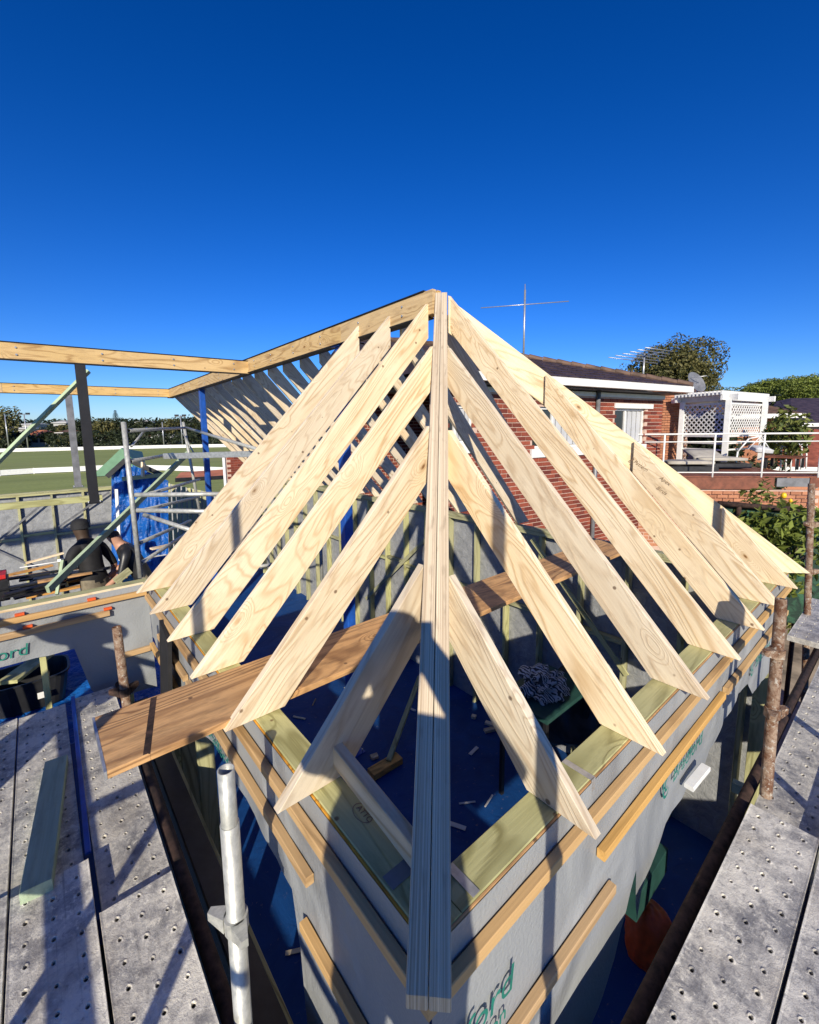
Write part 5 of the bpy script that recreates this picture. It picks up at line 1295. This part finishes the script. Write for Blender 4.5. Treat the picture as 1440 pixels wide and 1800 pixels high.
for i, px in enumerate((1225, 1262, 1300, 1335)):
    p = at(px, 800, 17.5); p.z = GROUND; shrub('hedge_shrub', p, at(px, 722+4*(i % 2), 17.5).z-GROUND, 1.0, 'dark hedge shrub behind the lattice, %s from the brick wall' % ('first', 'second', 'third', 'fourth')[i], 'leaf_dark', 90+i, 2200, .12)
# brown brick wall piece behind pergola
KB = empty('brick_wall', tuple(at(1185, 760, 14.8)), 'brown brick wall with slatted shade beside the red house', 'wall')
a, b2 = at(1168, 740, 15), at(1212, 740, 15.4); a.z = b2.z = 0; uu = (b2-a).normalized(); vv = Vector((uu.y, -uu.x, 0)); 
if vv.dot(CAM-a) < 0: vv = -vv
mb = MB(); mb.bar(a-uu*.6-vv*.12+Vector((0, 0, .8)), b2-vv*.12+Vector((0, 0, .8)), .2, 3.2); mb.build('masonry', M['mortar'], KB); bk = MB()
for r in range(36):
    for k in range(8):
        s = -.6+k*.24+(.12 if r % 2 else 0)
        if s+bl < (b2-a).length: bk.bar(a+uu*s+Vector((0, 0, -.7+r*.086)), a+uu*(s+bl)+Vector((0, 0, -.7+r*.086)), .06, bh)
o = bk.build('bricks', M['brick2'], KB); o['kind'] = 'stuff'
# lounge, swing chair
LG = empty('outdoor_lounge', tuple(at(1225, 825, 11.6)), 'cream cushioned outdoor lounge on the deck', 'sofa')
def cushion(name, c, sx_, sy_, sz_, rot, mat, parent):
    bm = bmesh.new(); bmesh.ops.create_cube(bm, size=1); bmesh.ops.subdivide_edges(bm, edges=bm.edges, cuts=4, use_grid_fill=True)
    for v in bm.verts:
        p = v.co*2; k = 1-.12*(p.x**4+p.y**4)*.5; v.co = Vector((v.co.x*sx_, v.co.y*sy_, v.co.z*sz_*k*(1-.35*max(abs(p.x), abs(p.y))**6)))
    me = bpy.data.meshes.new(name); bm.to_mesh(me); bm.free(); me.polygons.foreach_set('use_smooth', [True]*len(me.polygons))
    o = link(name, me, mat, parent); o.location = Vector(c)-parent.location; o.rotation_euler = rot; return o
az_ = math.atan2(u_.y, u_.x)
for i, (px, py, d, w_, rx_) in enumerate(((1205, 812, 11.6, 1.1, 0), (1260, 806, 12.2, 1.2, 0), (1238, 799, 12.4, .8, .3))):
    cushion('cushion', at(px, py, d), w_, .7, .11, (rx_, 0, az_), M['cream'], LG)
for i, (px, py, d, w_) in enumerate(((1205, 822, 11.55, 1.25), (1262, 817, 12.1, 1.3))): 
    p = at(px, py, d); bar('frame', p-u_*w_/2, p+u_*w_/2, .72, .12, M['dark'], LG)
for px in (1180, 1232, 1290): 
    p = at(px, 826, 11.7); box('leg', (p.x-.03, p.y-.03, DZ), (p.x+.03, p.y+.03, p.z), M['dark'], LG)
EG = empty('swing_chair', tuple(at(1325, 830, 12)), 'white tubular swing chair stand with pale blue seat', 'chair')
c0 = at(1325, 832, 12.1); pts = [c0+u_*(.55*math.cos(a))+n_*(.5*math.sin(a)) for a in [2*math.pi*i/16 for i in range(17)]]
for a, b2 in zip(pts, pts[1:]): tube('base_tube', a, b2, .02, M['white'], EG, 6, False)
q = [c0-u_*.5, c0-u_*.45+Vector((0, 0, .6)), c0-u_*.2+Vector((0, 0, .95)), c0+u_*.1+Vector((0, 0, 1.02))]
for a, b2 in zip(q, q[1:]): tube('arm', a, b2, .022, M['white'], EG, 6, False)
cushion('seat', c0+u_*.12+Vector((0, 0, .66)), .42, .4, .16, (.2, .1, az_), M['blind'], EG)
for dx in (-.2, .35): tube('hanger', c0+u_*.1+Vector((0, 0, 1.02)), c0+u_*dx+Vector((0, 0, .66)), .012, M['white'], EG, 5, False)
TBx = empty('outdoor_table', tuple(at(1378, 830, 12)), 'dark outdoor table and seats at right of the deck', 'table')
p = at(1380, 802, 12); box('top', (p.x-.45, p.y-.4, p.z-.03), (p.x+.45, p.y+.4, p.z+.01), M['deck'], TBx)
for a, b2 in ((-.38, -.33), (.38, -.33), (-.38, .33), (.38, .33)): box('leg', (p.x+a-.03, p.y+b2-.03, DZ), (p.x+a+.03, p.y+b2+.03, p.z-.031), M['dark'], TBx)
# brick base below the deck
KB2 = empty('brick_wall', tuple(at(1300, 875, 10.4)), 'orange brown brick wall under the deck', 'wall')
b0 = d0+n_*.06+Vector((0, 0, -.33)); mb = MB(); mb.bar(b0-u_*1+Vector((0, 0, -1.5)), b0+u_*LD+Vector((0, 0, -1.5)), .16, 3.0); mb.build('masonry', M['mortar'], KB2)
bk = MB(); nn_ = 0
bm2 = bpy.data.meshes.new('brick'); t_ = MB(); t_.box((0, -.04, 0), (bl, 0, bh)); bm2.from_pydata(t_.v, [], t_.f); bm2.materials.append(M['brick2'])
nf = Vector((n_.x, n_.y, 0)); rot2 = Matrix(((u_.x, -n_.x, 0, 0), (u_.y, -n_.y, 0, 0), (0, 0, 1, 0), (0, 0, 0, 1)))
for r in range(16):
    for k in range(20):
        s = -1+k*.24+(.12 if r % 2 else 0); p = b0+u_*s+n_*.085+Vector((0, 0, -.09-r*.086))
        if s+bl > LD: continue
        x, y = toimg(p)
        if 1225 < x < 1420 and r < 9:
            o = bpy.data.objects.new('brick', bm2); COL.objects.link(o); o.parent = KB2; o.matrix_basis = Matrix.Translation(p+n_*random.uniform(-.002, .002)-KB2.location) @ rot2
        else: bk.add([tuple(p+u_*a_+n_*b_+Vector((0, 0, c_))) for a_ in (0, bl) for b_ in (-.04, 0) for c_ in (0, bh)], [[0, 1, 3, 2], [4, 6, 7, 5], [0, 4, 5, 1], [2, 3, 7, 6], [0, 2, 6, 4], [1, 5, 7, 3]])
o = bk.build('bricks', M['brick2'], KB2); o['kind'] = 'stuff'
# ------------------------------------------------------------------ trees and roofs at right
b = at(1172, 760, 30); b.z = GROUND
tree('shade_tree', b, at(1178, 606, 30).z-GROUND, 3.1, 'large olive green tree behind the brown roof', 'leaf_olive', 31, 34000, .10, 12, low=.40)
HD = empty('domed_tree', tuple(at(1365, 740, 34)), 'broad dense domed tree at the right edge', 'tree')
hc_ = at(1368, 715, 34); blobs = []
rr = random.Random(9)
for i in range(26):
    a = rr.uniform(0, 6.28); q = rr.uniform(0, 1)**.5; x = math.cos(a)*q; y = math.sin(a)*q
    pz_ = hc_+_R0*(x*5.4)+Vector((_F.x, _F.y, 0))*(y*4)+Vector((0, 0, 2.0*math.sqrt(max(0, 1-x*x))-.8+.15*rr.uniform(-1, 1)))
    blobs.append((pz_.x, pz_.y, pz_.z, 1.5, 1.5, .85))
crown_mesh('crown', blobs, 48000, .085, M['leaf_green'], HD, 61)
tb = MB(); tb.tube((hc_.x, hc_.y, GROUND), (hc_.x, hc_.y, hc_.z), .4, 8, .25); tb.build('trunk', M['trunk'], HD)
c = at(1415, 745, 24); hip_house('back_house', (c.x, c.y), V_ANG+.1, 9, 7, 4.55, 1.35, 'render', 'tile_dark', 'dark tiled house at the right edge below the domed tree', wins=2)
c = at(1425, 800, 19); hip_house('back_house', (c.x, c.y), V_ANG-.3, 5, 5, 2.9, 1.4, 'brick2', 'tile_red', 'low red tiled roof behind the deck railing', wins=1)
p = at(1385, 830, 12.4); p.z = DZ; shrub('potted_plant', p, 1.5, .45, 'leafy plant on the deck beside the pergola post', 'leaf_lemon', 71, 700, .09)
p = at(1362, 800, 13.4); p.z = DZ; shrub('potted_plant', p, 1.2, .4, 'green plant at the foot of the pergola', 'leaf_green', 72, 600, .08)
p = at(1372, 950, 8.6); b = Vector((p.x, p.y, GROUND))
LT = shrub('lemon_tree', b, at(1372, 876, 8.6).z-GROUND, .72, 'lemon tree with yellow fruit below the deck', 'leaf_lemon', 73, 2000, .085, 'tree')
rr = random.Random(2)
for px, py in ((1378, 871), (1390, 880), (1437, 905)):
    q = at(px, py, 7.9); bm = bmesh.new(); bmesh.ops.create_uvsphere(bm, u_segments=12, v_segments=8, radius=.045 if px < 1385 else .03)
    for v in bm.verts: v.co.z *= 1.25
    me = bpy.data.meshes.new('lemon'); bm.to_mesh(me); bm.free(); me.polygons.foreach_set('use_smooth', [True]*len(me.polygons)); o = link('lemon', me, M['lemon'], LT); o.location = q-LT.location
p = at(1275, 880, 9.3); p.z = GROUND; shrub('shrub', p, 2.5, .35, 'small shrub left of the lemon tree', 'leaf_lemon', 74, 500, .09)
# green shade fence with rusty rail
g = N('green_shade_cloth'); c = g.coord('Object', (1, 1, 1)); a = g.noise(c, 7, 5, .7, .5)
M['shade'] = g.done(g.mix(g.ramp(a, [(.45, 0), (.62, 1)]), (.008, .03, .02), (.03, .11, .06)), .8, bump=a, bstr=.4, bdist=.05)
SFn = empty('shade_fence', tuple(at(1360, 960, 6.6)), 'dark green shade cloth fence below the lemon tree', 'fence')
quad('cloth', [at(1270, 1075, 6.4), at(1480, 1110, 5.9), at(1480, 905, 5.9), at(1262, 890, 6.4)], M['shade'], SFn, .01)
tube('rail', at(1262, 885, 6.35), at(1480, 903, 5.85), .04, M['darkrust'], SFn, 10, False)
for px, py in ((1300, 888), (1418, 898)): q = at(px, py, 6.25); tube('post', (q.x, q.y, GROUND), tuple(q), .03, M['darkrust'], SFn, 8, False)
p = at(1330, 1010, 6.0); p.z = -1.2
for i, (px, py, d) in enumerate(((1330, 960, 6.1), (1400, 940, 5.7), (1375, 1010, 5.8))):
    q = at(px, py, d); shrub('climber', q-Vector((0, 0, .45)), .9, .5, ['green climber growing through the shade fence', 'climber at right end of the shade fence', 'leafy shoots low on the shade fence'][i], 'leaf_green', 80+i, 450, .06)
tag(bar('dry_leaf', at(1335, 1050, 3.6), at(1345, 1062, 3.6), .05, .01, M['batten'], None), 'dry brown leaf caught beside the far rusty pole', 'leaf')

# ------------------------------------------------------------------ groups of repeated things
GR = {'scaffold_pole': 'scaffold poles beside the walls', 'scaffold_standard': 'outer scaffold standards', 'guard_rail': 'scaffold guard rails', 'scaffold_tube': 'rusty ledger tubes',
      'far_house': 'houses beyond the field', 'light_pole': 'poles round the field', 'timber_offcut': 'loose timber offcuts', 'hedge_shrub': 'hedge behind the lattice', 'wall_frame': 'timber wall frames',
      'steel_post': 'steel posts', 'wing_beam': 'beams of the wing', 'field_fence': 'white field fences', 'back_house': 'houses behind the neighbour', 'tv_aerial': 'roof aerials', 'loose_board': 'loose boards in the wing',
      'timber_brace': 'temporary timber braces', 'climber': 'climbers on the shade fence', 'potted_plant': 'plants on the deck', 'brick_wall': 'brown brick walls', 'brick_house': 'red brick house wings', 'deck_railing': 'white deck railings'}
for o in COL.objects:
    if o.parent is None and 'label' in o and 'group' not in o:
        k = o.name.split('.')[0]
        if k in GR: o['group'] = GR[k]
